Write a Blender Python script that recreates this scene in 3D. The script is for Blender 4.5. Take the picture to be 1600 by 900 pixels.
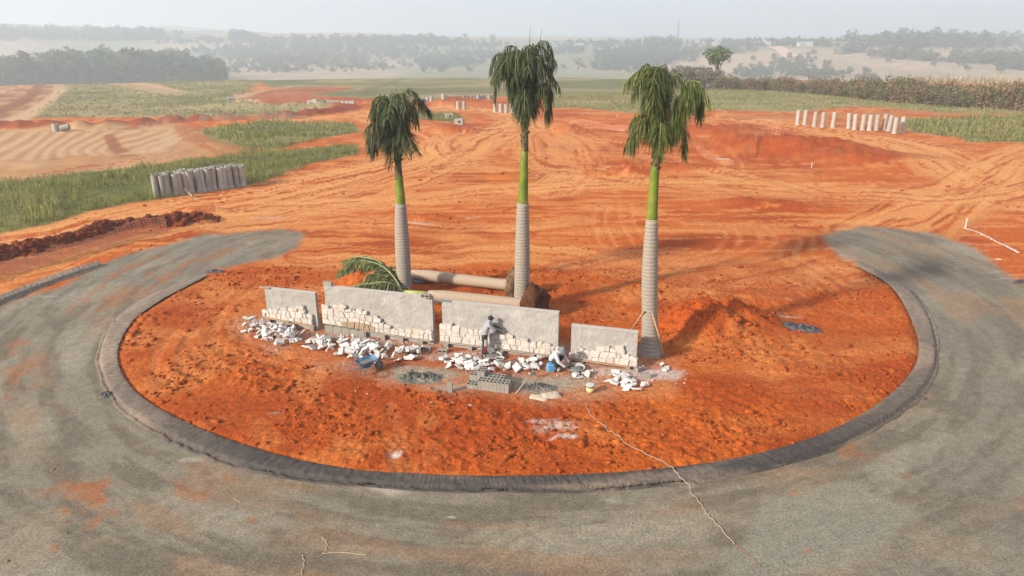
import bpy, math, random
import numpy as np
from mathutils import Vector, Matrix
random.seed(7); RS = np.random.RandomState(11)
scene = bpy.context.scene
for o in list(bpy.data.objects): bpy.data.objects.remove(o)
COL = scene.collection

# ------------------------------------------------------------------ camera
CAMH, FPX, HORY = 12.0, 1067.0, 75.0
PITCH = math.atan((450 - HORY) / FPX)
cam = bpy.data.cameras.new('camera'); cam.sensor_width = 36; cam.lens = 36 * FPX / 1600
cam.clip_start = 0.1; cam.clip_end = 20000
camo = bpy.data.objects.new('camera', cam); COL.objects.link(camo)
camo.location = (0, 0, CAMH); camo.rotation_euler = (math.pi / 2 - PITCH, 0, 0)
scene.camera = camo

# ------------------------------------------------------------------ sky, sun, exposure
SUN_EL = math.radians(25.5)
SUN_DIR = Vector((-0.84 * math.cos(SUN_EL), -0.543 * math.cos(SUN_EL), math.sin(SUN_EL))).normalized()
world = bpy.data.worlds.new('World'); scene.world = world; world.use_nodes = True
wn, wl = world.node_tree.nodes, world.node_tree.links
wn.clear()
sky = wn.new('ShaderNodeTexSky'); sky.sky_type = 'NISHITA'; sky.sun_disc = False
sky.sun_elevation = SUN_EL; sky.sun_rotation = math.atan2(SUN_DIR.x, SUN_DIR.y)
sky.altitude = 600; sky.air_density = 1.0; sky.dust_density = 4.0; sky.ozone_density = 1.5
veil = wn.new('ShaderNodeMix'); veil.data_type = 'RGBA'; veil.blend_type = 'MIX'
veil.inputs[0].default_value = 0.6                       # thin even smoke veil over the whole sky
veil.inputs[7].default_value = (4.7, 5.0, 5.6, 1)
bg = wn.new('ShaderNodeBackground'); bg.inputs[1].default_value = 0.1
wo = wn.new('ShaderNodeOutputWorld')
wl.new(sky.outputs[0], veil.inputs[6]); wl.new(veil.outputs[2], bg.inputs[0]); wl.new(bg.outputs[0], wo.inputs[0])
sl = bpy.data.lights.new('sun', 'SUN'); sl.energy = 4.1; sl.angle = math.radians(3.6); sl.color = (1.0, 0.9, 0.76)
so = bpy.data.objects.new('sun', sl); COL.objects.link(so)
so.rotation_euler = SUN_DIR.to_track_quat('Z', 'Y').to_euler(); so.location = (-40, -30, 40)
scene.view_settings.view_transform = 'Standard'; scene.view_settings.look = 'None'
scene.view_settings.gamma = 1; scene.view_settings.exposure = 1.0
HAZE = 0.0008
scene.render.engine = 'CYCLES'
try: scene.cycles.volume_bounces = 1
except Exception: pass

# ------------------------------------------------------------------ pixel -> place helpers
CP, SP = math.cos(PITCH), math.sin(PITCH)
def ray(px, py):
    dx = (px - 800) / FPX; dy = -(py - 450) / FPX
    return (dx, CP + dy * SP, -SP + dy * CP)
def G(px, py, z=0.0):
    d = ray(px, py); t = (z - CAMH) / d[2]
    return (d[0] * t, d[1] * t)
def G3(px, py, z=0.0):
    a = G(px, py, z); return Vector((a[0], a[1], z))
def hgt(py, y):                    # height of a point seen at row py, standing at forward distance y
    d = ray(800, py); return CAMH + d[2] * y / d[1]
def poly(pts): return np.array([G(*p) for p in pts])

# ------------------------------------------------------------------ noise
def _h(ix, iy, s):
    h = (ix.astype(np.int64) * 374761393 + iy.astype(np.int64) * 668265263 + s * 982451653) & 0xffffffff
    h = ((h ^ (h >> 13)) * 1274126177) & 0xffffffff
    h = ((h ^ (h >> 16)) * 2246822519) & 0xffffffff
    return ((h ^ (h >> 15)) & 0xffffff) / float(0xffffff)
def vn(x, y, s=0):
    x = np.asarray(x, float); y = np.asarray(y, float)
    ix = np.floor(x); iy = np.floor(y); fx = x - ix; fy = y - iy
    fx = fx * fx * (3 - 2 * fx); fy = fy * fy * (3 - 2 * fy)
    a = _h(ix, iy, s); b = _h(ix + 1, iy, s); c = _h(ix, iy + 1, s); d = _h(ix + 1, iy + 1, s)
    return (a * (1 - fx) + b * fx) * (1 - fy) + (c * (1 - fx) + d * fx) * fy
def fbm(x, y, o=4, s=0, g=0.5):
    t = 0; a = 1; n = 0
    for k in range(o):
        t = t + a * vn(x * 2 ** k + 17.3 * k, y * 2 ** k - 9.1 * k, s + k); n += a; a *= g
    return t / n
def sst(a, b, x):
    t = np.clip((x - a) / (b - a), 0, 1); return t * t * (3 - 2 * t)

def sdist(poly, x, y):             # signed distance to a polygon, positive inside
    n = len(poly); inside = np.zeros(len(x), bool); d2 = np.full(len(x), 1e18)
    for i in range(n):
        x0, y0 = poly[i]; x1, y1 = poly[(i + 1) % n]
        c = ((y0 > y) != (y1 > y)) & (x < (x1 - x0) * (y - y0) / (y1 - y0 + 1e-12) + x0)
        inside ^= c
        ex, ey = x1 - x0, y1 - y0; L = ex * ex + ey * ey + 1e-12
        t = np.clip(((x - x0) * ex + (y - y0) * ey) / L, 0, 1)
        d2 = np.minimum(d2, (x - x0 - t * ex) ** 2 + (y - y0 - t * ey) ** 2)
    d = np.sqrt(d2); return np.where(inside, d, -d)
def region(pts, x, y, soft):       # soft mask of a polygon given in ground coordinates
    m = np.zeros(len(x)); pad = 25
    k = (x > pts[:, 0].min() - pad) & (x < pts[:, 0].max() + pad) & (y > pts[:, 1].min() - pad) & (y < pts[:, 1].max() + pad)
    if k.any():
        s = soft[k] if hasattr(soft, '__len__') else soft
        m[k] = sst(-1, 1, sdist(pts, x[k], y[k]) / s)
    return m
def along(line, x, y, maxd):       # distance to a polyline, arc length, side offset
    d = np.full(len(x), 1e9); s = np.zeros(len(x)); sd = np.zeros(len(x)); acc = 0
    line = np.asarray(line)
    k = np.where((x > line[:, 0].min() - maxd) & (x < line[:, 0].max() + maxd) & (y > line[:, 1].min() - maxd) & (y < line[:, 1].max() + maxd))[0]
    if not len(k): return d, s, sd
    xx, yy = x[k], y[k]; dd = d[k]; ss = s[k]; oo = sd[k]
    for i in range(len(line) - 1):
        x0, y0 = line[i]; x1, y1 = line[i + 1]; ex, ey = x1 - x0, y1 - y0; L = math.hypot(ex, ey) + 1e-9
        t = np.clip(((xx - x0) * ex + (yy - y0) * ey) / L / L, 0, 1)
        ax, ay = xx - x0 - t * ex, yy - y0 - t * ey
        q = np.hypot(ax, ay); m = q < dd
        dd = np.where(m, q, dd); ss = np.where(m, acc + t * L, ss)
        oo = np.where(m, np.sign(ex * ay - ey * ax) * q, oo); acc += L
    d[k] = dd; s[k] = ss; sd[k] = oo
    return d, s, sd
def smooth_line(pts, n=8):         # Catmull-Rom through points
    p = [np.array(q, float) for q in pts]; p = [2 * p[0] - p[1]] + p + [2 * p[-1] - p[-2]]; out = []
    for i in range(1, len(p) - 2):
        for k in range(n):
            t = k / n; a, b, c, d = p[i - 1:i + 3]
            out.append(.5 * ((2 * b) + (c - a) * t + (2 * a - 5 * b + 4 * c - d) * t * t + (3 * b - a - 3 * c + d) * t ** 3))
    out.append(p[-2]); return np.array(out)

# ------------------------------------------------------------------ where things lie on the ground
KERB_OUT = [(318, 432), (270, 450), (225, 470), (182, 503), (156, 556), (178, 622), (250, 677), (370, 727), (500, 752), (650, 764), (800, 768), (1000, 762), (1200, 731), (1330, 688), (1430, 624), (1462, 560), (1447, 490), (1408, 445), (1345, 412)]
KERB_IN = [(325, 430), (285, 450), (248, 470), (205, 503), (182, 553), (206, 608), (282, 657), (400, 702), (530, 731), (660, 741), (800, 744), (1000, 736), (1180, 710), (1318, 664), (1408, 602), (1437, 548), (1420, 488), (1390, 445), (1338, 414)]
kerb_out = smooth_line([G(*p) for p in KERB_OUT], 8)
kerb_in = smooth_line([G(*p, .2) for p in KERB_IN], 8)
ISL_C = np.array([0.8, 36.3])
island = np.vstack([kerb_out, poly([(1300, 395), (1290, 375), (900, 380), (500, 362), (420, 400)])])
road_poly = np.vstack([poly([(0, 480), (70, 452), (165, 414), (185, 405), (250, 385), (330, 368), (430, 358), (484, 362), (470, 385), (430, 402), (340, 424)]), .5 * (kerb_out + kerb_in),
    poly([(1320, 403), (1300, 388), (1288, 372), (1310, 361), (1350, 355), (1440, 361), (1500, 383), (1560, 416), (1640, 470)]),
    np.array([(60, 30), (60, -40), (-60, -40), (-60, 20)])])
P_GRASS_A = poly([(-200, 320), (0, 282), (190, 265), (300, 250), (400, 238), (556, 226), (562, 240), (480, 258), (390, 290), (240, 312), (130, 334), (60, 350), (0, 366), (-200, 400)])
P_GRASS_B = poly([(300, 207), (420, 191), (545, 194), (566, 206), (490, 219), (440, 232), (395, 238), (345, 220)])
P_TAN = poly([(-150, 208), (0, 203), (290, 197), (330, 212), (385, 236), (300, 250), (190, 266), (0, 284), (-150, 310)])
P_FIELD = poly([(45, 186), (75, 158), (100, 140), (110, 127), (250, 121), (420, 121), (395, 133), (378, 150), (400, 169), (540, 166), (480, 178), (300, 186)])
P_FIELD2 = poly([(-300, 126), (-300, 117), (300, 117), (900, 117), (1130, 122), (1130, 135), (900, 150), (770, 152), (660, 160), (560, 158), (490, 148), (480, 141), (560, 136), (420, 135), (395, 126), (120, 128)])
P_FIELD3 = poly([(860, 150), (1130, 136), (1130, 128), (1300, 128), (1700, 140), (1700, 178), (1600, 181), (1480, 176), (1350, 166), (1240, 174), (1110, 172), (990, 178), (920, 170), (860, 166)])
P_CRESC = poly([(650, 172), (690, 176), (722, 182), (722, 192), (690, 190), (640, 186)])
P_GR_R = poly([(1400, 186), (1600, 181), (1700, 190), (1700, 225), (1600, 222), (1500, 221), (1490, 212), (1430, 206)])
P_LOOP = poly([(-100, 135), (0, 122), (80, 123), (104, 137), (70, 160), (30, 186), (-100, 196)])
P_STRIP = poly([(150, 124), (200, 123), (290, 143), (250, 144)])
LOOPS = [[(104, 138), (85, 152), (48, 176), (20, 190)], [(70, 128), (40, 150), (0, 172), (-40, 180)], [(40, 126), (10, 140), (-40, 152)], [(60, 140), (30, 158), (0, 164)]]
P_PAD = poly([(376, 150), (400, 142), (460, 136), (560, 138), (490, 146), (500, 152), (560, 162), (470, 166), (400, 168)])

CLOD_L = smooth_line([G(*p) for p in [(-80, 425), (0, 402), (60, 390), (120, 376), (180, 358), (250, 352), (322, 346)]], 10)
BERM_D = smooth_line([G(*p) for p in [(-60, 200), (0, 198), (100, 200), (180, 198), (300, 190), (420, 186), (480, 181), (545, 172)]], 10)
MOUNDS = [  # pixel, radius x, radius y, height, turn
    (1122, 514, 2.7, 1.7, 1.0, 0.25), (1075, 520, 1.6, 1.2, .55, 0), (572, 447, 1.7, .8, .6, 0), (985, 270, 2.2, 1.6, 1.0, 0), (940, 273, 2.5, 1.3, .45, 0),
    (1185, 235, 13, 6, 1.35, -.25), (1120, 208, 9, 5, 1.2, 0), (1290, 245, 12, 7, 1.1, -.5), (1385, 255, 4, .9, .5, 0), (1060, 262, 6, 2, .5, -.2), (1190, 320, 4.5, 1.6, .5, -.2),
    (890, 205, 3, 2, 1.0, 0), (705, 205, 5, 1.6, .9, 0), (700, 163, 5, 2, 1.4, 0), (310, 328, 2.2, .7, .28, 0), (660, 340, 2.0, .7, .3, 0), (790, 275, 3, 1, .4, .3), (720, 160, 7, 3, 1.6, 0), (480, 162, 26, 4, 1.6, 0), (440, 170, 30, 3, 1.2, 0)]
MOUNDS = [(G(a, b), rx, ry, h, t) for a, b, rx, ry, h, t in MOUNDS]

def base_h(r):
    return np.interp(r, [0, 300, 380, 520, 700, 850, 1050, 1500, 2200, 3000, 4200, 9000], [0, 0, -4, -11, -16, -13, 0, 22, 40, 49, 52, 55])
def height(x, y, fine=True):
    x = np.asarray(x, float); y = np.asarray(y, float)
    r = np.hypot(x, y); az = np.arctan2(x, np.maximum(y, 1e-6))
    az = np.clip(az, -.75, .75)
    z = base_h(r)
    far = sst(320, 900, r)
    k = np.interp(az, [-.75, -.4, -.1, .2, .5, .75], [1.42, 1.34, 1.15, .98, .9, .92])
    z = np.where(z > 0, z * k, z)
    z = z + far * (fbm(x / 520 + 3, y / 520, 4, 5, .42) - .5) * np.interp(r, [300, 900, 1800, 2600, 9000], [5, 40, 78, 70, 60])
    z = z + (fbm(x / 60, y / 60, 2, 9) - .5) * 1.2 * sst(75, 160, r) * (1 - .5 * far)
    for (c, rx, ry, h, t) in MOUNDS:
        dx, dy = x - c[0], y - c[1]; ct, st = math.cos(t), math.sin(t)
        q = np.hypot((dx * ct + dy * st) / rx, (-dx * st + dy * ct) / ry)
        z = z + np.where(q < 1.6, h * np.maximum(0, np.exp(-1.5 * q ** 2.5) - .01) * (1 + 1.0 * (fbm(dx / rx * 3, dy / ry * 3, 3, 31) - .5) + .5 * (fbm(dx * 1.1, dy * 1.1, 3, 32) - .5)), 0)
    return z
H1 = lambda x, y: float(HT(np.array([x]), np.array([y]))[0])

def HT(x, y):                      # ground height everywhere, with the raised island and the clod rows
    z = height(x, y)
    isl = region(island, x, y, .25)
    inner = region(kerb_poly, x, y, .35)
    z = z + .17 * inner
    n = fbm(x * 2.2, y * 2.2, 4, 40, .6); n2 = fbm(x * .6, y * .6, 3, 41)
    rough = inner * CLEAR(x, y) * (.3 + .7 * sst(.36, .58, fbm(x / 3.5, y / 3.5, 3, 42)))
    z = z + rough * ((np.abs(n - .5) * -.34 + .05) * (.5 + n2) + (n2 - .5) * .16)
    d, s, sd = along(CLOD_L, x, y, 3)
    z = z + np.maximum(0, 1 - (d / (.75 + .3 * (vn(s, s * 0, 3) - .5))) ** 2).clip(0) * .55 * (.5 + fbm(x * 2, y * 2, 3, 44)) * (d < 2)
    d, s, sd = along(BERM_D, x, y, 12)
    z = z + np.where(d < 8, 1.0 * np.exp(-(d / 1.9) ** 2) * (.35 + .7 * np.abs(np.sin(s / 1.5 + 2 * vn(s / 6, s * 0, 4)))) * (.6 + .8 * fbm(x, y, 3, 47)), 0)
    road = region(road_poly, x, y, .5)
    z = z - .03 * (1 - road) * 0
    z = z + (1 - inner) * (1 - road) * sst(150, 60, np.hypot(x, y)) * ((fbm(x * .9, y * 2.2, 4, 46) - .5) * .12 + (n - .5) * .05)
    return z
kerb_poly = np.vstack([kerb_in, poly([(1300, 405), (1100, 420), (800, 425), (500, 420), (380, 420)])])
WORK = poly([(370, 510), (395, 495), (560, 500), (700, 520), (900, 545), (1060, 570), (1060, 620), (900, 640), (690, 620), (560, 600), (420, 555)])
WALLS_F = poly([(380, 520), (400, 485), (1030, 560), (1030, 600)])
def CLEAR(x, y):                   # 0 on the trodden work area, 1 on loose soil
    return (1 - .88 * region(WORK, x, y, .5)) * (1 - region(WALLS_F, x, y, .4) * .9)
print('setup ok')
# ------------------------------------------------------------------ materials
def nodes(name):
    m = bpy.data.materials.new(name); m.use_nodes = True
    nt = m.node_tree; return m, nt.nodes, nt.links, nt.nodes['Principled BSDF']
def noise_n(n, l, scale, detail=4, rough=.6, coord=None):
    t = n.new('ShaderNodeTexNoise'); t.inputs['Scale'].default_value = scale
    t.inputs['Detail'].default_value = detail; t.inputs['Roughness'].default_value = rough
    if coord is not None: l.new(coord, t.inputs['Vector'])
    return t
def ramp(n, l, fac, a, b, lo=.3, hi=.7):
    r = n.new('ShaderNodeValToRGB'); r.color_ramp.elements[0].position = lo; r.color_ramp.elements[1].position = hi
    r.color_ramp.elements[0].color = (*a, 1); r.color_ramp.elements[1].color = (*b, 1); l.new(fac, r.inputs[0]); return r
def mixc(n, l, a, b, fac, mode='MIX'):
    m = n.new('ShaderNodeMix'); m.data_type = 'RGBA'; m.blend_type = mode
    if isinstance(fac, (int, float)): m.inputs[0].default_value = fac
    else: l.new(fac, m.inputs[0])
    for s, v in ((6, a), (7, b)):
        if isinstance(v, tuple): m.inputs[s].default_value = (*v, 1) if len(v) == 3 else v
        else: l.new(v, m.inputs[s])
    return m.outputs[2]
def bump(n, l, bs, h, strength, dist=.02):
    b = n.new('ShaderNodeBump'); b.inputs['Strength'].default_value = strength; b.inputs['Distance'].default_value = dist
    l.new(h, b.inputs['Height']); l.new(b.outputs[0], bs.inputs['Normal']); return b
MATS = {}
def mat(name, c1, c2=None, scale=6, rough=.85, bmp=.3, bscale=None, bdist=.02, vary=.0, spec=.3, c3=None, s3=1.0, metal=0, trans=0):
    if name in MATS: return MATS[name]
    m, n, l, b = nodes(name)
    tc = n.new('ShaderNodeTexCoord').outputs['Object']
    t = noise_n(n, l, scale, 5, .6, tc)
    col = ramp(n, l, t.outputs[0], c1, c2 or tuple(v * .8 for v in c1), .35, .65).outputs[0]
    if c3:
        t3 = noise_n(n, l, s3, 4, .6, tc); f3 = ramp(n, l, t3.outputs[0], (0, 0, 0), (1, 1, 1), .5, .68)
        col = mixc(n, l, col, c3, f3.outputs[0])
    if vary:
        oi = n.new('ShaderNodeObjectInfo'); mr = n.new('ShaderNodeMapRange')
        mr.inputs[3].default_value = 1 - vary; mr.inputs[4].default_value = 1 + vary * .6
        l.new(oi.outputs['Random'], mr.inputs[0])
        hs = n.new('ShaderNodeHueSaturation'); l.new(mr.outputs[0], hs.inputs['Value']); l.new(col, hs.inputs['Color']); col = hs.outputs[0]
    l.new(col, b.inputs['Base Color']); b.inputs['Roughness'].default_value = rough
    b.inputs['Specular IOR Level'].default_value = spec; b.inputs['Metallic'].default_value = metal
    if bmp:
        tb = noise_n(n, l, bscale or scale * 4, 5, .65, tc); bump(n, l, b, tb.outputs[0], bmp, bdist)
    MATS[name] = m; return m
def vcol_mat(name, rough=.9, fine=((30, .35), (6, .25)), bmp=((40, .5, .01),), spec=.15, trans=0.0):
    m, n, l, b = nodes(name)
    at = n.new('ShaderNodeAttribute'); at.attribute_name = 'Col'
    tc = n.new('ShaderNodeTexCoord').outputs['Object']; col = at.outputs['Color']
    for sc, am in fine:
        t = noise_n(n, l, sc, 3, .6, tc)
        f = ramp(n, l, t.outputs[0], (1 - am,) * 3, (1 + am * .8,) * 3, .3, .7)
        col = mixc(n, l, col, f.outputs[0], 1.0, 'MULTIPLY')
    l.new(col, b.inputs['Base Color']); b.inputs['Roughness'].default_value = rough
    b.inputs['Specular IOR Level'].default_value = spec
    prev = None
    for sc, st, di in bmp:
        t = noise_n(n, l, sc, 4, .7, tc)
        bb = n.new('ShaderNodeBump'); bb.inputs['Strength'].default_value = st; bb.inputs['Distance'].default_value = di
        l.new(t.outputs[0], bb.inputs['Height'])
        if prev: l.new(prev.outputs[0], bb.inputs['Normal'])
        prev = bb
    if prev: l.new(prev.outputs[0], b.inputs['Normal'])
    if trans:
        b.inputs['Transmission Weight'].default_value = 0
        tr = n.new('ShaderNodeBsdfTranslucent'); l.new(col, tr.inputs[0])
        ms = n.new('ShaderNodeMixShader'); ms.inputs[0].default_value = trans
        out = [q for q in n if q.type == 'OUTPUT_MATERIAL'][0]
        l.new(b.outputs[0], ms.inputs[1]); l.new(tr.outputs[0], ms.inputs[2]); l.new(ms.outputs[0], out.inputs[0])
    return m
def np_mesh(name, V, Fq, col=None, smooth=True, mats=None):
    me = bpy.data.meshes.new(name); V = np.asarray(V, np.float32); Fq = np.asarray(Fq, np.int32)
    k = Fq.shape[1]
    me.vertices.add(len(V)); me.vertices.foreach_set('co', V.ravel())
    me.loops.add(Fq.size); me.loops.foreach_set('vertex_index', Fq.ravel())
    me.polygons.add(len(Fq)); me.polygons.foreach_set('loop_start', np.arange(0, Fq.size, k, dtype=np.int32))
    me.polygons.foreach_set('loop_total', np.full(len(Fq), k, np.int32))
    if smooth: me.polygons.foreach_set('use_smooth', np.ones(len(Fq), bool))
    me.update(calc_edges=True)
    if col is not None:
        a = me.color_attributes.new('Col', 'FLOAT_COLOR', 'POINT')
        c = np.ones((len(V), 4), np.float32); c[:, :3] = col; a.data.foreach_set('color', c.ravel())
    if mats: me.materials.append(mats)
    return me
def link(name, me, parent=None, **props):
    o = bpy.data.objects.new(name, me); COL.objects.link(o)
    if parent: o.parent = parent
    for k, v in props.items(): o[k] = v
    return o
def empty(name, loc=(0, 0, 0), rz=0, **props):
    o = link(name, None, **props); o.location = loc; o.rotation_euler = (0, 0, rz); o.empty_display_size = .2; return o

# ------------------------------------------------------------------ the ground sheet: soil, road and hills cut from one mesh
fine_a = np.radians(np.arange(-43, 43.01, .135)); fine_a = np.concatenate([np.radians(np.arange(-180, -43.5, 3.0)), fine_a, np.radians(np.arange(46, 180, 3.0))])
rows = []
for py in np.arange(1010, 119, -1.55):
    d = ray(800, py); rows.append(-d[1] * CAMH / d[2])
rr = np.concatenate([[.5, 2, 4, 6, 7.5], np.array(rows), np.geomspace(rows[-1] * 1.012, 6000, 230)])
A, R = np.meshgrid(fine_a, rr)
X = (R * np.sin(A)).ravel(); Y = (R * np.cos(A)).ravel()
na, nr = len(fine_a), len(rr)
rad = np.hypot(X, Y)
Z = HT(X, Y)
# domain-warped coordinates for ragged borders
wa = np.clip(rad * .012, .12, 5)
WX = X + (fbm(X / wa / 4, Y / wa / 4, 3, 60) - .5) * wa * 3.2; WY = Y + (fbm(X / wa / 4 + 50, Y / wa / 4, 3, 61) - .5) * wa * 3.2
soft = np.clip(rad * .008, .12, 4)
def lay(c, col, m):
    return c + (np.asarray(col) - c) * m[:, None]
SOIL = np.array((.60, .135, .020)); SOIL_D = np.array((.42, .073, .012)); SOIL_L = np.array((.78, .30, .085)); TAN = np.array((.60, .35, .175))
ROADC = np.array((.245, .208, .152)); GRASS = np.array((.115, .135, .038)); DRY = np.array((.36, .30, .13))
C = np.repeat(SOIL[None], len(X), 0)
n1 = fbm(X / 5, Y / 5, 5, 70); n2 = fbm(X / 1.1, Y / 1.1, 4, 71); n3 = fbm(X / 9, Y / 2.2, 4, 72); n4 = fbm(X / 3.5, Y / .55, 4, 73)
C = lay(C, SOIL_D, sst(.46, .64, n1) * .85)
C = lay(C, SOIL_L, sst(.50, .72, n3) * .6)
C = lay(C, SOIL_L, sst(.53, .66, n4) * .8 * sst(30, 45, rad))
C = lay(C, (.58, .19, .05), sst(45, 85, rad) * .12)
# wheel-worn corridors
def corridor(pts, w, col, amt, seed, streak=True, fq=1.7):
    global C
    L = smooth_line([G(*p) for p in pts], 8); d, s, sd = along(L, WX, WY, w * 1.3)
    k = np.where(d < w * 1.2)[0]
    if not len(k): return
    m = sst(w, w * .45, d[k])
    if streak:
        f = fbm(s[k] / 14, sd[k] * fq, 3, seed); f2 = fbm(s[k] / 5, sd[k] * fq * 2.6, 2, seed + 3)
        f4 = fbm(s[k] / 9 + 31, sd[k] * fq * 1.8, 3, seed + 6); C[k] = lay(C[k], SOIL_D * 1.05, m * sst(.50, .64, f4) * .85)
        m = m * np.clip(sst(.42, .57, f) * .9 + sst(.50, .60, f2) * .7, 0, 1)
    C[k] = lay(C[k], col, m * amt)
LT = (.86, .395, .13)
corridor([(640, 168), (760, 172), (815, 188), (800, 205), (720, 226), (600, 262), (400, 305), (250, 332), (0, 385), (-100, 410)], 6.5, LT, .9, 101)
corridor([(810, 190), (760, 215), (700, 250), (560, 300), (380, 345)], 5, LT, .7, 121)
corridor([(815, 195), (700, 215), (690, 240), (760, 265), (900, 280)], 2.2, LT, .7, 122)
corridor([(830, 190), (880, 215), (900, 260), (860, 300)], 4, LT, .6, 123)
corridor([(560, 178), (640, 168), (700, 166), (760, 172)], 5, LT, .8, 102)
corridor([(360, 185), (470, 188), (560, 184), (660, 210), (680, 235)], 5, LT, .8, 103)
corridor([(400, 325), (560, 320), (700, 305), (900, 289), (1150, 286), (1400, 302), (1640, 330)], 3.6, LT, .8, 104)
corridor([(1700, 300), (1560, 290), (1470, 250), (1400, 222), (1300, 205), (1180, 185), (1090, 180)], 6.5, LT, .9, 105)
corridor([(1700, 215), (1600, 240), (1500, 300), (1430, 340), (1380, 365)], 5, LT, .75, 106)
corridor([(1640, 290), (1500, 310), (1300, 305), (1050, 290), (850, 255), (820, 215)], 3.5, LT, .6, 107)
corridor([(880, 200), (960, 225), (1040, 250), (1150, 275)], 3, LT, .6, 108)
corridor([(480, 400), (640, 400), (850, 395), (1000, 430), (1200, 450), (1380, 430)], 3.2, LT, .6, 109)
corridor([(900, 420), (1020, 400), (1150, 420), (1250, 470)], 2.2, (.66, .22, .07), .7, 110)
corridor([(300, 345), (430, 350), (600, 345), (760, 355), (900, 345)], 2.2, LT, .5, 111)
corridor([(0, 440), (120, 402), (230, 372), (330, 355), (450, 345)], 1.6, LT, .7, 112)
# single wheel tracks and turning arcs
def tracks(pts, col=LT, w=.16, gauge=1.9, amt=.75):
    global C
    L = smooth_line([G(*p) for p in pts], 10); d, s, sd = along(L, X, Y, gauge + 1)
    ww = np.maximum(w, rad * .0022)
    for off in ((-gauge / 2, gauge / 2) if gauge else (0,)):
        k = np.where(np.abs(sd - off) < ww * 2)[0]
        k = k[d[k] < gauge + 1]
        m = sst(1.7, .5, np.abs(sd[k] - off) / ww[k]) * (.45 + .55 * sst(.35, .55, vn(s[k] * .8, s[k] * 0 + off, 90)))
        C[k] = lay(C[k], col, m * amt); Z[k] -= .03 * m
rt = random.Random(5)
for k in range(14):
    cx, cy = rt.uniform(560, 1000), rt.uniform(225, 330); a0 = rt.uniform(0, 6.3); rd = rt.uniform(8, 26); sp = rt.uniform(.3, .9)
    c = np.array(G(cx, cy)); pts = [c + rd * np.array((math.cos(a0 + sp * i / 6), math.sin(a0 + sp * i / 6))) for i in range(7)]
    _G = G
    L = smooth_line(pts, 6); d, s, sd = along(L, X, Y, 4); ww = np.maximum(.14, rad * .002)
    for off in (-.95, .95):
        q = np.where((np.abs(sd - off) < ww * 2) & (d < 2))[0]
        m = sst(1.7, .5, np.abs(sd[q] - off) / ww[q]) * .85 * (.4 + .6 * vn(s[q] * .7, s[q] * 0, k))
        C[q] = lay(C[q], LT if k % 3 else (.36, .085, .022), m)
for pts in ([(400, 440), (335, 490), (292, 520), (264, 560), (268, 588), (300, 603)], [(330, 500), (312, 535), (330, 560), (400, 578), (480, 592)], [(352, 520), (372, 545), (430, 565)], [(610, 640), (622, 680), (612, 722)],
            [(640, 208), (690, 232), (760, 262), (850, 275)], [(720, 205), (705, 228), (750, 252)], [(1095, 345), (1140, 362), (1130, 392), (1060, 410)], [(1180, 350), (1200, 375), (1160, 400), (1090, 420)],
            [(940, 320), (935, 350), (950, 385)], [(975, 318), (980, 350), (1000, 380)], [(1240, 375), (1230, 405), (1290, 440), (1320, 465)], [(1260, 370), (1260, 405), (1330, 450)]):
    tracks(pts, (.74, .30, .10), .17, .9 if pts[0][1] < 640 and pts[0][0] != 610 else 0, .38)
# island soil: darker, redder, loose
inner = region(kerb_poly, WX, WY, .3)
lo = sst(380, 470, 450 + 0 * X) * inner * sst(46, 36, Y)
C = lay(C, SOIL_D, lo * (.25 + .5 * sst(.4, .65, n2)))
C = lay(C, SOIL_L, lo * sst(.58, .75, fbm(X / 2.5, Y / 2.5, 4, 75)) * .45)
for (c, rx, ry, h, t) in MOUNDS:
    q = np.hypot((X - c[0]) / rx, (Y - c[1]) / ry); C = lay(C, SOIL_D * (.95 if rx > 3.9 else 1.1), sst(1.3, .6, q + .7 * (n1 - .5)) * (.68 if rx > 3.9 else .5))
d, s, sd = along(CLOD_L, X, Y, 3); C = lay(C, (.24, .055, .018), sst(1.0, .6, d + .5 * (n2 - .5)))
d, s, sd = along(BERM_D, X, Y, 12); C = lay(C, (.33, .072, .022), sst(4.2, 2.2, d + 2 * (n1 - .5)))
# fields
def field(P, c1, c2, sc, seed, amt=1.0):
    global C
    m = region(P, WX, WY, soft); f = fbm(X / sc, Y / (sc * .6), 4, seed); f2 = fbm(X / sc * 5, Y / sc * 5, 2, seed + 4)
    col = np.asarray(c1)[None] * (1 - f[:, None]) + np.asarray(c2)[None] * f[:, None]
    f3 = sst(.42, .6, f)[:, None]; col = np.asarray(c1) * (1 - f3) + np.asarray(c2) * f3
    col = col * (.75 + .5 * f2[:, None]); C = lay2(C, col, m * amt)
def lay2(c, col, m): return c + (col - c) * m[:, None]
field(P_TAN, (.62, .36, .17), (.56, .29, .12), 9, 201)
field(P_FIELD2, (.19, .19, .075), (.34, .28, .13), 30, 202)
field(P_FIELD, (.40, .33, .16), (.22, .22, .085), 16, 203)
field(P_FIELD3, (.22, .235, .07), (.37, .32, .15), 14, 204)
field(P_CRESC, (.17, .18, .055), (.28, .25, .11), 6, 205)
field(P_GRASS_A, (.135, .15, .042), (.20, .20, .06), 5, 206)
field(P_GRASS_B, (.17, .18, .055), (.30, .27, .10), 7, 207)
field(P_GR_R, (.16, .19, .055), (.36, .31, .15), 5, 208)
field(P_LOOP, (.58, .30, .14), (.36, .15, .065), 6, 209)
field(P_STRIP, (.55, .34, .18), (.50, .30, .15), 6, 210)
field(P_PAD, (.47, .17, .07), (.40, .12, .045), 8, 211)
for pts in [[(0, 220 + 4 * k), (60 + 22 * k, 203)] for k in range(0, 12)]:
    pass
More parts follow.
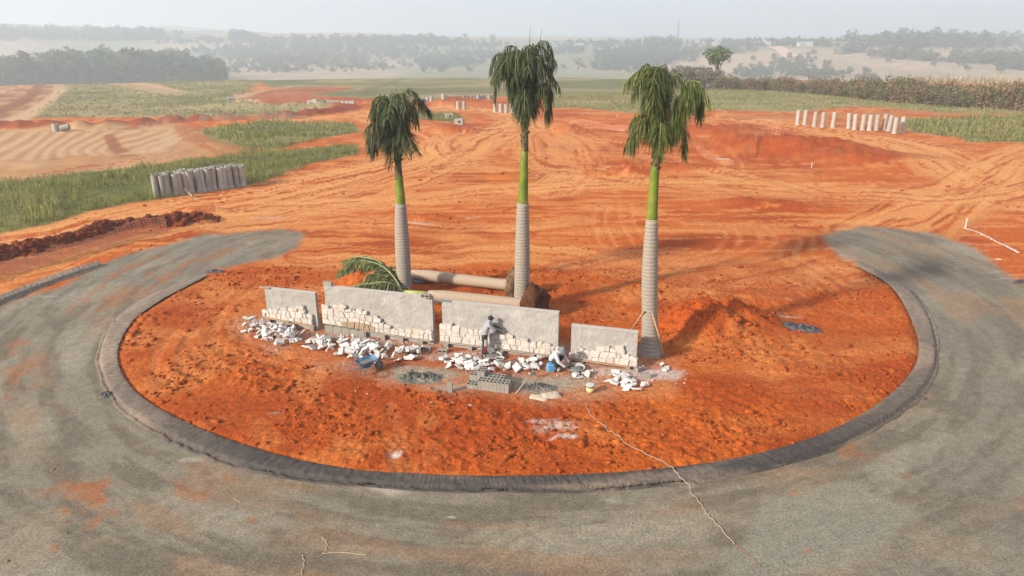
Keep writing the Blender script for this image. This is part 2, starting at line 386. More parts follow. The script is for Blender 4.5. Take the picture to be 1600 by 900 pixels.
for k in range(13):     # graded strips on the tan plot
    x0 = -40 + 24 * k; corridor([(x0 - 40 + 6 * k, 252 - 1.2 * k), (x0, 232), (x0 + 30 + 4 * k, 207)], .8 + .02 * k, (.68, .44, .25), .8, 300 + k, False)
    corridor([(x0 - 28 + 6 * k, 253 - 1.2 * k), (x0 + 12, 232), (x0 + 42 + 4 * k, 207)], .8, (.47, .235, .10), .55, 330 + k, False)
corridor([(-40, 283), (60, 272), (190, 258), (245, 248)], 3, (.66, .40, .21), .8, 350)
corridor([(185, 212), (195, 232), (212, 243)], 1.0, (.33, .10, .035), .8, 351, False)
corridor([(262, 214), (258, 228), (215, 240)], 1.6, (.66, .42, .23), .8, 352, False)
corridor([(290, 200), (320, 218), (385, 238)], 3, (.50, .19, .07), .7, 353)
corridor([(20, 188), (60, 166), (96, 145), (92, 130), (60, 124)], 2.5, (.60, .40, .23), .85, 354, False)
for k_, pl in enumerate(LOOPS):
    corridor(pl, 2.4, (.66, .42, .23) if k_ % 2 == 0 else (.30, .12, .05), .85, 380 + k_, k_ > 1)
corridor([(150, 124), (210, 128), (285, 142)], 3.5, (.62, .40, .22), .9, 390, False)
corridor([(460, 135), (400, 143), (378, 150), (384, 160), (402, 168)], 2.0, (.60, .40, .22), .85, 355, False)
corridor([(480, 185), (300, 192), (200, 203)], 2.5, (.38, .29, .19), .6, 356)
corridor([(1170, 182), (1300, 180), (1450, 176), (1640, 185)], 4, (.55, .21, .075), .9, 357, False)
corridor([(860, 158), (930, 155), (1000, 155)], 2.5, (.50, .22, .09), .5, 358)
# faint dark lines between the far plots
for k, pts in enumerate([[(420, 135), (560, 138), (700, 137), (860, 141)], [(600, 141), (760, 144), (900, 143)], [(575, 140), (570, 150)], [(300, 119), (600, 126), (900, 128)], [(640, 120), (575, 138)]]):
    corridor(pts, 2.4, (.15, .13, .06), .55, 360 + k, False)
# hills: dry pasture with wooded tints, a dirt road climbing
hill = sst(300, 350, rad)
hf = fbm(X / 260, Y / 260, 5, 80); hg = fbm(X / 60, Y / 60, 4, 81)
hc = np.array((.46, .345, .215))[None] * (1 - sst(.44, .56, hf)[:, None]) + np.array((.27, .255, .13))[None] * sst(.44, .56, hf)[:, None]
hc = hc * (.82 + .36 * hg[:, None]); C = lay2(C, hc, hill)
# crushed-stone road with drag streaks round the island
road = region(road_poly, WX, WY, np.clip(rad * .010, .2, .6))
rc = np.hypot(X - ISL_C[0], Y - ISL_C[1]); ra = np.arctan2(Y - ISL_C[1], X - ISL_C[0])
st1 = fbm(ra * 9, rc * 2.6, 4, 82); st2 = fbm(ra * 5, rc * .7, 4, 83); bl = fbm(X / 3.5, Y / 3.5, 4, 84); gr = fbm(X * 5, Y * 5, 2, 85)
rcol = np.repeat(ROADC[None], len(X), 0)
rcol = lay(rcol, (.175, .143, .102), sst(.42, .60, st1) * .9)
rcol = lay(rcol, (.325, .282, .208), sst(.53, .72, st2) * .75)
rcol = lay(rcol, (.20, .182, .142), sst(.5, .66, bl) * .5)
rcol = lay(rcol, (.29, .235, .16), sst(.60, .78, fbm(X / 2.2 + 9, Y / 1.4, 4, 86)) * .6)
rcol = lay(rcol, (.33, .19, .105), sst(.60, .74, fbm(ra * 4 + 7, rc * .8, 4, 87)) * .45)
rcol = rcol * 1.16 * (.86 + .28 * gr[:, None])
# lighter spread of fresh stone dust with a straight edge
fresh = poly([(1195, 790), (1330, 752), (1432, 806), (1380, 850), (1290, 905), (1120, 905), (1160, 850)])
fm = region(fresh, WX, WY, .18); rcol = lay(rcol, (.315, .29, .22), fm * .75)
C = lay2(C, rcol, road)
spill = [(30, 578, 1.5, .55), (130, 785, 1.3, .5), (215, 640, .3, .15), (150, 770, 1.0, .3), (25, 540, 1.2, .25), (100, 640, .22, .09), (1258, 862, .15, .07), (85, 856, .2, .1), (355, 748, .2, .1), (395, 812, .15, .08), (1418, 742, .13, .06), (1035, 887, .12, .06), (1245, 770, .2, .08), (70, 432, 1.6, .3), (200, 420, 2.6, .3), (250, 440, 2.2, .35), (190, 462, 2.6, .4), (350, 395, 2.0, .3), (300, 408, 2, .25), (130, 470, 1.5, .2), (1330, 700, 1.0, .25), (40, 658, .2, .1), (12, 620, .25, .1), (105, 797, .5, .15), (300, 770, .8, .2)]
for (a, b, rx, ry) in spill:
    c = G(a, b); cr = math.hypot(c[0] - ISL_C[0], c[1] - ISL_C[1]); da = (ra - math.atan2(c[1] - ISL_C[1], c[0] - ISL_C[0]) + math.pi) % (2 * math.pi) - math.pi; q = np.hypot(da * cr / rx, (rc - cr) / ry / 1.3); C = lay(C, (.44, .15, .05), sst(1.2, .5, q + 3.2 * (fbm(X * 2.5, Y * 2.5, 4, 88) - .5)) * .48 * road)
pale = [(605, 765, .7, .22, (.50, .42, .33)), (300, 718, .25, .12, (.42, .40, .33)), (950, 786, .35, .12, (.38, .33, .27)), (705, 805, .15, .05, (.5, .47, .4)), (1560, 428, 1.0, .2, (.45, .38, .3)), (1580, 440, 1.0, .16, (.45, .38, .3)), (75, 460, .8, .16, (.36, .35, .31)), (110, 457, .5, .12, (.4, .4, .36)), (1495, 580, .7, .15, (.36, .35, .28)), (440, 650, .15, .06, (.4, .38, .33)),
        (860, 675, .8, .35, (.66, .50, .40)), (845, 665, .6, .25, (.62, .45, .36)), (880, 690, .4, .15, (.7, .6, .52)), (660, 348, 1.1, .25, (.70, .52, .42)), (735, 342, .5, .16, (.66, .5, .38)), (615, 715, .2, .2, (.7, .6, .52)), (420, 340, 1.2, .3, (.66, .42, .28)), (1195, 495, 1.0, .3, (.66, .42, .30)), (1230, 500, .8, .25, (.66, .42, .30))]
for (a, b, rx, ry, col) in pale:
    c = G(a, b); q = np.hypot((WX - c[0]) / rx, (WY - c[1]) / ry); C = lay(C, col, sst(1.4, .3, q + 1.6 * (n2 - .5)) * .85)
# trodden work area: stone dust and mortar haze on the soil
work = region(WORK, WX, WY, .6)
C = lay(C, (.56, .27, .15), work * (.25 + .5 * sst(.4, .65, n2)))
for (a, b, rx, ry, col, am) in [(655, 590, 1.9, .75, (.42, .36, .27), .9), (845, 606, 2.1, .85, (.42, .36, .27), .9), (700, 610, 1.2, .35, (.48, .40, .31), .6), (985, 590, 2.2, .5, (.66, .52, .46), .8), (930, 575, 1.0, .4, (.62, .47, .4), .6), (600, 540, 3, .35, (.60, .42, .33), .6), (500, 528, 2, .3, (.6, .42, .33), .6), (720, 560, 2.5, .4, (.60, .42, .33), .6), (1020, 595, 1.0, .4, (.66, .52, .46), .6)]:
    c = G(a, b); q = np.hypot((WX - c[0]) / rx, (WY - c[1]) / ry); C = lay(C, col, sst(1.25, .5, q + .9 * (n2 - .5)) * am)
for (a, b, r) in [(598, 577, .26), (598, 590, .33)]:   # damp rings left by the barrow
    c = G(a, b); q = np.hypot(X - c[0], Y - c[1]) / r; C = lay(C, (.30, .085, .035), sst(.45, .2, np.abs(q - 1)) * .6 + sst(1, .8, q) * .3)
# dirt road up the far hill
C = np.clip(C * .72, .006, .9)
idx = np.arange(na * nr).reshape(nr, na)
a_ = idx[:-1, :]; b_ = np.roll(idx, -1, 1)[:-1, :]; c_ = np.roll(idx, -1, 1)[1:, :]; d_ = idx[1:, :]
Fq = np.stack([a_, b_, c_, d_], -1).reshape(-1, 4)
fm_road = road[Fq].mean(1) > .5; fm_hill = rad[Fq].min(1) > 318
M_SOIL = vcol_mat('soil', .95, ((16, .4), (5, .28)), ((26, .7, .025), (8, .8, .07)), .1)
M_ROAD = vcol_mat('crushed_stone', .93, ((32, .42), (13, .32), (3, .14)), ((30, .8, .02),), .15)
M_HILL = vcol_mat('dry_pasture', .95, ((.05, .25), (.3, .2)), ((.3, .4, .5),), .05)
def sub(name, mask, m, **p):
    f = Fq[mask]; u, inv = np.unique(f, return_inverse=True)
    V = np.stack([X[u], Y[u], Z[u]], 1); return link(name, np_mesh(name, V, inv.reshape(-1, 4), C[u], True, m), **p)
sub('ground', ~fm_road & ~fm_hill, M_SOIL, kind='structure')
sub('road', fm_road & ~fm_hill, M_ROAD, kind='structure')
sub('hills', fm_hill, M_HILL, kind='structure')
def terr(px, py):                  # first hit of a view ray with the terrain, far ground included
    d = np.array(ray(px, py)); t = np.concatenate([np.arange(20, 400, 1.5), np.geomspace(400, 8000, 700)])
    h = HTF(d[0] * t, d[1] * t); k = np.where(CAMH + d[2] * t < h)[0]
    if not len(k): return None
    t = t[k[0]]; return Vector((d[0] * t, d[1] * t, float(HTF(np.array([d[0] * t]), np.array([d[1] * t]))[0])))
HT_EXACT = HT; Zg = Z.reshape(nr, na)
def HT(x, y):                      # ground height read back from the ground mesh itself
    x = np.asarray(x, float); y = np.asarray(y, float); r = np.hypot(x, y); a = np.arctan2(x, y)
    i = np.clip(np.searchsorted(rr, r) - 1, 0, nr - 2); j = np.clip(np.searchsorted(fine_a, a) - 1, 0, na - 2)
    fr = np.clip((r - rr[i]) / (rr[i + 1] - rr[i]), 0, 1); fa = np.clip((a - fine_a[j]) / (fine_a[j + 1] - fine_a[j]), 0, 1)
    return (Zg[i, j] * (1 - fa) + Zg[i, j + 1] * fa) * (1 - fr) + (Zg[i + 1, j] * (1 - fa) + Zg[i + 1, j + 1] * fa) * fr
HTF = HT
print('ground ok', len(X))
# ------------------------------------------------------------------ mesh building
class MB:
    def __init__(s): s.v = []; s.f = []; s.mi = []
    def add(s, v, f, m=0):
        b = len(s.v); s.v += [tuple(p) for p in v]; s.f += [tuple(i + b for i in q) for q in f]; s.mi += [m] * len(f); return s
    def box(s, c, sz, M=None, m=0, taper=1.0):
        x, y, z = (q / 2 for q in sz); t = taper
        v = [Vector((a * x * (t if k > 0 else 1), b * y * (t if k > 0 else 1), k * z)) for k in (-1, 1) for a, b in ((-1, -1), (1, -1), (1, 1), (-1, 1))]
        c = Vector(c); v = [(M @ p if M is not None else p) + c for p in v]
        return s.add(v, [(3, 2, 1, 0), (4, 5, 6, 7), (0, 1, 5, 4), (1, 2, 6, 5), (2, 3, 7, 6), (3, 0, 4, 7)], m)
    def tube(s, pts, rad, n=8, m=0, cap=True):
        pts = [Vector(p) for p in pts]; k = len(pts); rad = rad if hasattr(rad, '__len__') else [rad] * k; v = []; f = []
        up = Vector((0, 0, 1)); t0 = (pts[1] - pts[0]).normalized()
        if abs(t0.dot(up)) > .9: up = Vector((1, 0, 0))
        u = t0.cross(up).normalized()
        for i, p in enumerate(pts):
            t = (pts[min(i + 1, k - 1)] - pts[max(i - 1, 0)]).normalized()
            u = (u - t * u.dot(t)).normalized(); w = t.cross(u)
            for j in range(n):
                a = 2 * math.pi * j / n; v.append(p + (u * math.cos(a) + w * math.sin(a)) * rad[i])
        for i in range(k - 1):
            for j in range(n):
                j2 = (j + 1) % n; f.append((i * n + j, i * n + j2, (i + 1) * n + j2, (i + 1) * n + j))
        if cap: f += [tuple(range(n - 1, -1, -1)), tuple((k - 1) * n + j for j in range(n))]
        return s.add(v, f, m)
    def lathe(s, prof, n=20, c=(0, 0, 0), M=None, m=0, close=False):
        v = []; f = []; k = len(prof); c = Vector(c)
        for r, z in prof:
            for j in range(n):
                a = 2 * math.pi * j / n; p = Vector((r * math.cos(a), r * math.sin(a), z)); v.append((M @ p if M is not None else p) + c)
        for i in range(k - 1 + (1 if close else 0)):
            i2 = (i + 1) % k
            for j in range(n):
                j2 = (j + 1) % n; f.append((i * n + j, i * n + j2, i2 * n + j2, i2 * n + j))
        if not close:
            if prof[0][0] > 1e-4: f.append(tuple(range(n - 1, -1, -1)))
            if prof[-1][0] > 1e-4: f.append(tuple((k - 1) * n + j for j in range(n)))
        return s.add(v, f, m)
    def mesh(s, name, mats, smooth=False):
        me = bpy.data.meshes.new(name); me.from_pydata(s.v, [], s.f)
        for q in (mats if isinstance(mats, (list, tuple)) else [mats]): me.materials.append(q)
        if any(s.mi): me.polygons.foreach_set('material_index', s.mi)
        if smooth:
            me.polygons.foreach_set('use_smooth', [True] * len(s.f))
        me.update(); return me
    def build(s, name, mats, parent=None, smooth=False, **p): return link(name, s.mesh(name, mats, smooth), parent, **p)
def Rz(a): return Matrix.Rotation(a, 3, 'Z')
def Rx(a): return Matrix.Rotation(a, 3, 'X')
def Ry(a): return Matrix.Rotation(a, 3, 'Y')
def eul(x, y, z): return Rz(z) @ Ry(y) @ Rx(x)
def tagp(o, label, cat, group=None):
    o['label'] = label; o['category'] = cat
    if group: o['group'] = group
    return o
def copy_tree(o, parent=None):
    c = o.copy(); COL.objects.link(c); c.parent = parent
    for ch in o.children: copy_tree(ch, c)
    return c
rnd = random.Random(21)
def gz(x, y): return float(HT(np.array([float(x)]), np.array([float(y)]))[0])
def onG(px, py, dz=0):
    x, y = G(px, py); z = gz(x, y); x, y = G(px, py, z); z = gz(x, y); return Vector((x, y, z + dz))

# ------------------------------------------------------------------ kerbs wrapped in plastic sheet
def kerb(name, lo, li, label, prof, seed, gap=None):
    n = 4200; 
    def res(L):
        d = np.concatenate([[0], np.cumsum(np.hypot(*(np.diff(L, axis=0).T)))]); t = np.linspace(0, d[-1], n)
        return np.stack([np.interp(t, d, L[:, 0]), np.interp(t, d, L[:, 1])], 1), t
    o, t = res(np.asarray(lo)); i, _ = res(np.asarray(li))
    V = []; k = len(prof)
    w = (i - o); wl = np.hypot(w[:, 0], w[:, 1])[:, None] + 1e-6
    for j, (a, z) in enumerate(prof):
        p = o + w * a
        wr = (fbm(t * 5.5 + 7 * a, t * 0 + a * 1.1, 3, seed) - .5) * .10 + (fbm(t * 14 + 16 * a, t * 0 + a * .9, 2, seed + 2) - .5) * .032
        env = 1 if 0 < j < k - 1 else .35
        ex = (vn(t * 1.3, t * 0, seed + 5) - .5) * .12 * (1 if a <= 0 else 0)
        xy = p - w / wl * (ex[:, None])
        V.append(np.c_[xy, z + wr * env + .004])
    V = np.stack(V, 1)
    fold = fbm(t * 4, t * 0, 2, seed + 8)
    dust = fbm(np.repeat(t[:, None], k, 1) * .35, np.repeat(np.arange(k)[None] * .25, n, 0), 4, seed + 9)
    side = np.clip((np.abs(o[:, 0] - ISL_C[0]) - 9) / 9, 0, 1)[:, None]
    dust = np.clip(sst(.45, .75, dust) * .5 + side * .7, 0, 1)[:, :, None]
    c = np.array((.060, .052, .047)) * (1 - dust) + np.array((.235, .178, .132)) * dust
    idx = np.arange(n * k).reshape(n, k); F = np.stack([idx[:-1, :-1], idx[1:, :-1], idx[1:, 1:], idx[:-1, 1:]], -1)
    if gap: F = np.concatenate([F[:int(gap[0] * n)], F[int(gap[1] * n):]])
    F = F.reshape(-1, 4)
    me = np_mesh(name, V.reshape(-1, 3), F, c.reshape(-1, 3), True, M_FILM)
    return tagp(link(name, me), label, 'kerb')
M_FILM = vcol_mat('plastic_film', .72, ((7, .25), (30, .15)), ((18, .5, .03),), .15)
PROF = [(-.22, .0), (-.14, .045), (-.05, .035), (.02, .02), (.10, .15), (.2, .175), (.45, .19), (.7, .2), (.92, .22), (1.05, .2)]
kerb('plastic_wrapped_kerb', kerb_out, kerb_in, 'long curved kerb wrapped in dusty black plastic sheet around the red soil island', PROF, 400)
k2o = smooth_line([G(*p) for p in [(-160, 545), (-60, 502), (0, 476), (70, 448), (120, 430), (160, 416)]], 20)
k2i = smooth_line([G(*p) for p in [(-160, 537), (-60, 494), (0, 468), (68, 441), (116, 424), (154, 413)]], 20)
kerb('plastic_wrapped_kerb', k2o, k2i, 'short kerb wrapped in grey plastic sheet along the outer edge of the stone road', PROF, 430)
# crumpled plastic bundles
def crumple(name, c, sx, sy, h, rz, label, cat, m, seed):
    n = 44; u = np.linspace(-1, 1, n); U, W = np.meshgrid(u, u); r = np.hypot(U, W)
    a = np.arctan2(W, U); R = 1 + .35 * (fbm(a * 2 + 4, a * 0 + seed, 3, seed) - .5)
    f = np.abs(fbm(U * 5 + seed, W * 5, 4, seed, .65) - .5) * 2
    z = np.clip(1.05 - (r / R) ** 3, 0, 1) * h * (.35 + 1.5 * f) - .01
    keep = (r < R * 1.02)
    V = np.stack([U * sx, W * sy, z], -1).reshape(-1, 3); idx = np.arange(n * n).reshape(n, n)
    F = np.stack([idx[:-1, :-1], idx[:-1, 1:], idx[1:, 1:], idx[1:, :-1]], -1).reshape(-1, 4)
    F = F[keep.reshape(-1)[F].all(1)]
    o = link(name, np_mesh(name, V, F, None, True, m)); o.location = c; o.rotation_euler = (0, 0, rz); return tagp(o, label, cat)
M_BAG = mat('black_film', (.03, .03, .034), (.075, .075, .08), 9, .42, .5, 30, .02, 0, .45)
crumple('crumpled_plastic_sheet', onG(1242, 512, -.02), 1.3, .36, .26, -.30, 'crumpled black plastic sheet lying behind the soil mound by the palm', 'plastic sheet', M_BAG, 3)
crumple('crumpled_plastic_sheet', onG(168, 618), .26, .2, .16, .4, 'small bundle of torn black plastic at the kerb bend beside the grey road', 'plastic sheet', M_BAG, 4)
crumple('crumpled_plastic_sheet', onG(438, 733), .75, .18, .16, -.2, 'gathered folds of black plastic slumped in front of the island kerb', 'plastic sheet', M_BAG, 5)
crumple('crumpled_plastic_sheet', onG(335, 425), .6, .2, .16, .1, 'black plastic tail bunched at the far end of the island kerb', 'plastic sheet', M_BAG, 6)
crumple('crumpled_plastic_sheet', onG(1436, 622), .28, .1, .1, -.5, 'tied knot of black plastic on the kerb bend beside the stone road', 'plastic sheet', M_BAG, 8)
crumple('crumpled_plastic_sheet', onG(1594, 441), .5, .2, .14, .3, 'scrap of black plastic at the soil edge of the stone road', 'plastic sheet', M_BAG, 9)

# ------------------------------------------------------------------ soil clods (countless): on the island, the mounds and the clod row
def ico():
    t = (1 + 5 ** .5) / 2
    v = np.array([(-1, t, 0), (1, t, 0), (-1, -t, 0), (1, -t, 0), (0, -1, t), (0, 1, t), (0, -1, -t), (0, 1, -t), (t, 0, -1), (t, 0, 1), (-t, 0, -1), (-t, 0, 1)], float)
    f = np.array([(0, 11, 5), (0, 5, 1), (0, 1, 7), (0, 7, 10), (0, 10, 11), (1, 5, 9), (5, 11, 4), (11, 10, 2), (10, 7, 6), (7, 1, 8), (3, 9, 4), (3, 4, 2), (3, 2, 6), (3, 6, 8), (3, 8, 9), (4, 9, 5), (2, 4, 11), (6, 2, 10), (8, 6, 7), (9, 8, 1)])
    return v / np.linalg.norm(v[0]), f
IV, IF = ico()
def lumps(P, S, seed, flat=.75, jit=.35):
    r = np.random.RandomState(seed); n = len(P)
    ang = r.uniform(0, 6.28, n); ca, sa = np.cos(ang), np.sin(ang)
    V = IV[None] * (1 + jit * (r.rand(n, 12, 1) - .5) * 2) * S[:, None, None] * np.stack([r.uniform(.8, 1.3, n), r.uniform(.7, 1.1, n), r.uniform(.6, 1, n) * flat], 1)[:, None]
    W = np.stack([V[..., 0] * ca[:, None] - V[..., 1] * sa[:, None], V[..., 0] * sa[:, None] + V[..., 1] * ca[:, None], V[..., 2]], -1) + P[:, None]
    F = (IF[None] + 12 * np.arange(n)[:, None, None]).reshape(-1, 3); return W.reshape(-1, 3), F
def scatter(n, x0, x1, y0, y1, keep, seed):
    r = np.random.RandomState(seed); x = r.uniform(x0, x1, n); y = r.uniform(y0, y1, n); k = r.rand(n) < keep(x, y); return x[k], y[k]
def clods(name, x, y, S, seed, c1, c2, label, flat=.75, m=None):
    z = HT(x, y); V, F = lumps(np.c_[x, y, z + S * .15], S, seed, flat)
    r = np.random.RandomState(seed + 1); t = np.repeat(r.rand(len(x)), 12)[:, None]; c = np.asarray(c1) * (1 - t) + np.asarray(c2) * t
    o = link(name, np_mesh(name, V, F, c, False, m or M_SOIL), kind='stuff'); o['label'] = label; o['category'] = 'soil'; return o
def kp(x, y):
    b = region(kerb_poly, x, y, .15) * CLEAR(x, y) * sst(47, 36, y)
    return b * (.08 + .92 * sst(.42, .7, fbm(x / 1.5, y / 1.5, 4, 500))) * sst(1.5, .9, np.hypot((x + 13) / 8, (y - 30) / 6) * 0 + 1.0)
x, y = scatter(52000, -19, 20, 16.5, 46, lambda x, y: region(kerb_poly, x, y, .12) * np.clip(CLEAR(x, y) - .13, 0.004, 1) * sst(47, 36, y) * (.05 + .95 * sst(.42, .66, fbm(x / 1.8, y / 1.8, 4, 500))), 51)
S = np.random.RandomState(52).gamma(1.3, .024, len(x)).clip(.014, .17)
clods('loose_soil_clods', x, y, S, 53, (.38, .085, .016), (.26, .05, .011), 'loose red soil clods strewn over the roundabout island')
x, y = scatter(9000, -2, 15, 21, 31, lambda x, y: np.exp(-(((x - MOUNDS[0][0][0]) / 3.2) ** 2 + ((y - MOUNDS[0][0][1] + .8) / 1.8) ** 2)) * .3, 54)
S = np.random.RandomState(55).gamma(1.6, .03, len(x)).clip(.02, .26)
clods('loose_soil_clods', x, y, S, 56, (.36, .08, .016), (.27, .05, .012), 'red soil clods on the mound beside the tall palm')
xs, ys = [], []
r_ = np.random.RandomState(57)
for p in CLOD_L[::1]:
    m = 26; xs.append(p[0] + r_.normal(0, .42, m)); ys.append(p[1] + r_.normal(0, .42, m))
x = np.concatenate(xs); y = np.concatenate(ys); S = r_.gamma(2.2, .05, len(x)).clip(.04, .3)
clods('loose_soil_clods', x, y, S, 58, (.20, .043, .013), (.13, .03, .01), 'dark red clods heaped along the trench behind the netting', .85)
x, y = scatter(9000, -45, 50, 40, 80, lambda x, y: (1 - region(road_poly, x, y, .3)) * (1 - region(P_GRASS_A, x, y, .5)) * .5 * sst(.5, .7, fbm(x / 4, y / 4, 4, 510)), 59)
S = np.random.RandomState(60).gamma(2, .03, len(x)).clip(.02, .2)
clods('loose_soil_clods', x, y, S, 61, (.36, .088, .02), (.25, .055, .014), 'scattered soil clods on the graded red ground behind the island')

x, y = scatter(14000, -26, 26, 8, 46, lambda x, y: region(road_poly, x, y, .3) * .45 * sst(.4, .65, fbm(x / 2, y / 2, 3, 520)) * sst(40, 14, y), 62)
S = np.random.RandomState(63).gamma(1.5, .008, len(x)).clip(.008, .05)
clods('loose_gravel', x, y, S, 64, (.30, .27, .22), (.16, .14, .11), 'loose grey gravel scattered over the crushed stone road')['category'] = 'gravel'
# ------------------------------------------------------------------ the walls
WL0 = np.array((-11.25, 28.75)); WL1 = np.array((5.02, 24.10))
WD = (WL1 - WL0) / np.linalg.norm(WL1 - WL0); WN = np.array((WD[1], -WD[0]))   # WN faces the camera side
WANG = math.atan2(WD[1], WD[0]); WZ = .17
def on_wall(px, py, off=0.0):      # pixel -> (distance along wall, height) on the front plane
    d = np.array(ray(px, py)); p0 = WL0 + WN * off
    t = (p0 @ WN) / (d[:2] @ WN); p = d[:2] * t
    return float((p - WL0) @ WD), CAMH + d[2] * t - WZ
M_RENDER = mat('cement_render', (.35, .33, .305), (.29, .275, .255), 2.5, .95, 1.0, 7, .05, .05, .1, (.40, .38, .35), 1.0)
M_WCAP = mat('pale_mortar', (.42, .385, .35), (.36, .335, .31), 6, .95, .4, 30)
M_STONE = mat('white_stone', (.51, .465, .42), (.44, .395, .35), 5, .9, .5, 25, .015, .14, .2, (.45, .37, .29), 2.0)
M_STONE_T = mat('tan_stone', (.33, .24, .15), (.28, .20, .12), 5, .9, .5, 25, .015, .10, .2)
M_LOOSE = mat('broken_white_stone', (.56, .54, .515), (.48, .455, .43), 4, .9, .6, 22, .02, .18, .2, (.40, .30, .23), 1.4)
M_BLOCK = mat('concrete_block', (.27, .25, .215), (.22, .205, .175), 9, .95, .4, 45, .008, .10, .1)
M_WOOD = mat('timber', (.46, .27, .14), (.34, .19, .10), 7, .85, .3, 40, .005, .08, .2)
M_WOODG = mat('grey_timber', (.36, .31, .25), (.26, .22, .18), 7, .85, .3, 40, .005, .08, .2)
M_STEEL = mat('grey_metal', (.32, .32, .31), (.22, .21, .2), 8, .5, .2, 30, .004, 0, .5, None, 1, .6)
def stone_prism(q, d0, d1, ch, rg):
    """rounded stone from a 2-D outline (u,v): back at depth d0, face at d1 with a chamfer"""
    n = len(q); c = sum((Vector(p) for p in q), Vector((0, 0))) / n; v = []; f = []
    for sc, d in ((1, d0), (1, d1 - ch), (None, d1)):
        for p in q:
            p = Vector(p)
            if sc is None: p = p + (c - p).normalized() * ch * 1.4
            v.append((p.x, -(d + (rg.uniform(-.008, .008) if sc is None else 0)), p.y))
    for k in range(2):
        for j in range(n): f.append((k * n + j, k * n + (j + 1) % n, (k + 1) * n + (j + 1) % n, (k + 1) * n + j))
    f.append(tuple(2 * n + j for j in range(n))); f.append(tuple(range(n - 1, -1, -1))); return v, f
def wall(x0, x1, ytop0, ytop1, prof, ledge, label, seed, tan=None):
    """x0,x1: pixel columns of the ends; prof: skyline of the cladding in pixels; ledge: pixel rows of its foot"""
    rg = random.Random(seed)
    u0, h0 = on_wall(x0, ytop0); u1, h1 = on_wall(x1, ytop1); h = (h0 + h1) / 2
    p0 = WL0 + WD * u0; t = empty('stone_clad_panel', (p0[0], p0[1], WZ), WANG); tagp(t, label, 'wall')
    L = u1 - u0; T = .17
    nu, nv = int(L / .11), int(h / .11); V = []; F = []
    for b in range(nv + 1):
        for a in range(nu + 1):
            u, v = L * a / nu, -.2 + (h + .2) * b / nv
            e = 0 if a in (0, nu) or b == nv else (float(fbm(np.array([u * 3.]), np.array([v * 3. + seed]), 3, seed)[0]) - .5) * .05
            V.append((u, -e, v))
    for b in range(nv):
        for a in range(nu): i = b * (nu + 1) + a; F.append((i, i + 1, i + nu + 2, i + nu + 1))
    m = MB().add(V, F)
    m.add([(0, 0, -.2), (L, 0, -.2), (L, T, -.2), (0, T, -.2), (0, 0, h), (L, 0, h), (L, T, h), (0, T, h)], [(1, 2, 6, 5), (2, 3, 7, 6), (3, 0, 4, 7)])
    m.build('rendered_panel', M_RENDER, t)
    MB().box((L / 2, T / 2, h + .012), (L + .02, T + .03, .024)).build('mortar_cap', M_WCAP, t)
    for k in range(2):
        MB().tube([(L * (.1 + .8 * k), T / 2, h), (L * (.1 + .8 * k) + .01, T / 2, h + .1)], .006, 5).build('rebar_end', M_STEEL, t)
    off = .13
    P = [on_wall(a, b, off) for a, b in prof]; pu = [p[0] - u0 for p in P]; pv = [p[1] for p in P]
    La, Lb = [on_wall(a, b, off) for a, b in ledge]; le = lambda u: La[1] + (Lb[1] - La[1]) * (u - La[0] + u0) / (Lb[0] - La[0])
    us, ue = pu[0], pu[-1]; rows = 9; rh = .235
    jt = lambda r, u: (0 if r == 0 else (float(vn(np.array([u * 2.7 + r * 7.1]), np.array([seed + r * 3.]), seed)[0]) - .5) * .19)
    bed = MB()
    for r in range(rows):
        u = us; skp = 0
        while u < ue - .05:
            w = rg.uniform(.17, .38); w = min(w, ue - u)
            if ue - u - w < .12: w = ue - u
            a, b = u, u + w; u = b; mid = (a + b) / 2
            top = np.interp(mid, pu, pv); lo = le(mid) + r * rh + jt(r, mid)
            if lo > top - .09: continue
            last = lo + rh * 1.35 > top
            g = .009; sk = rg.uniform(-.03, .03); skn = rg.uniform(-.045, .045)
            lo0, lo1 = le(a) + r * rh + jt(r, a) + g, le(b) + r * rh + jt(r, b) + g
            if last:
                hi0, hi1 = max(lo0 + .1, top + rg.uniform(-.05, .04)), max(lo1 + .1, top + rg.uniform(-.05, .04)); sk = rg.uniform(-.02, .02)
            else:
                hi0, hi1 = le(a) + (r + 1) * rh + jt(r + 1, a) - g, le(b) + (r + 1) * rh + jt(r + 1, b) - g; sk = 0
            q = [(a + g - skp, lo0), (b - g - skn, lo1), (b - g + (sk if last else skn), hi1), (a + g + (sk if last else skp), hi0)]; skp = skn
            if last and rg.random() < .5: q = q[:2] + [(b - g + sk, hi1 - .05), (b - .07, hi1), (a + .05, hi0), (a + g, hi0 - .04)]
            v, f = stone_prism(q, .0, off + rg.uniform(-.02, .025), .02, rg)
            bd = off - .03 + rg.uniform(-.006, .006); bed.add([(a - .0, -bd, min(lo0, lo1) - g), (b, -bd, min(lo0, lo1) - g), (b, -bd, min(hi0, hi1) - .01), (a, -bd, min(hi0, hi1) - .01), (a, 0, min(hi0, hi1) - .01), (b, 0, min(hi0, hi1) - .01)], [(0, 1, 2, 3), (3, 2, 5, 4)])
            mt = M_STONE_T if (tan and tan[0] < mid < tan[1] and r == 0) else M_STONE
            MB().add(v, f).build('stone', mt, t)
    bed.build('mortar_bed', M_WCAP, t)
    return dict(t=t, u0=u0, L=L, h=h, le=le, us=us, ue=ue, off=off)
def wpt(u, off, z): p = WL0 + WD * u + WN * off; return Vector((p[0], p[1], z))
W1 = wall(413, 492, 450, 459, [(409, 488), (418, 484), (424, 482), (432, 486), (440, 483), (446, 480), (455, 483), (462, 482), (467, 476), (473, 478), (480, 490), (486, 492), (487, 493)], [(411, 495), (487, 508)], 'short rendered wall with one low course of white stones, next to the stone heap end', 1)
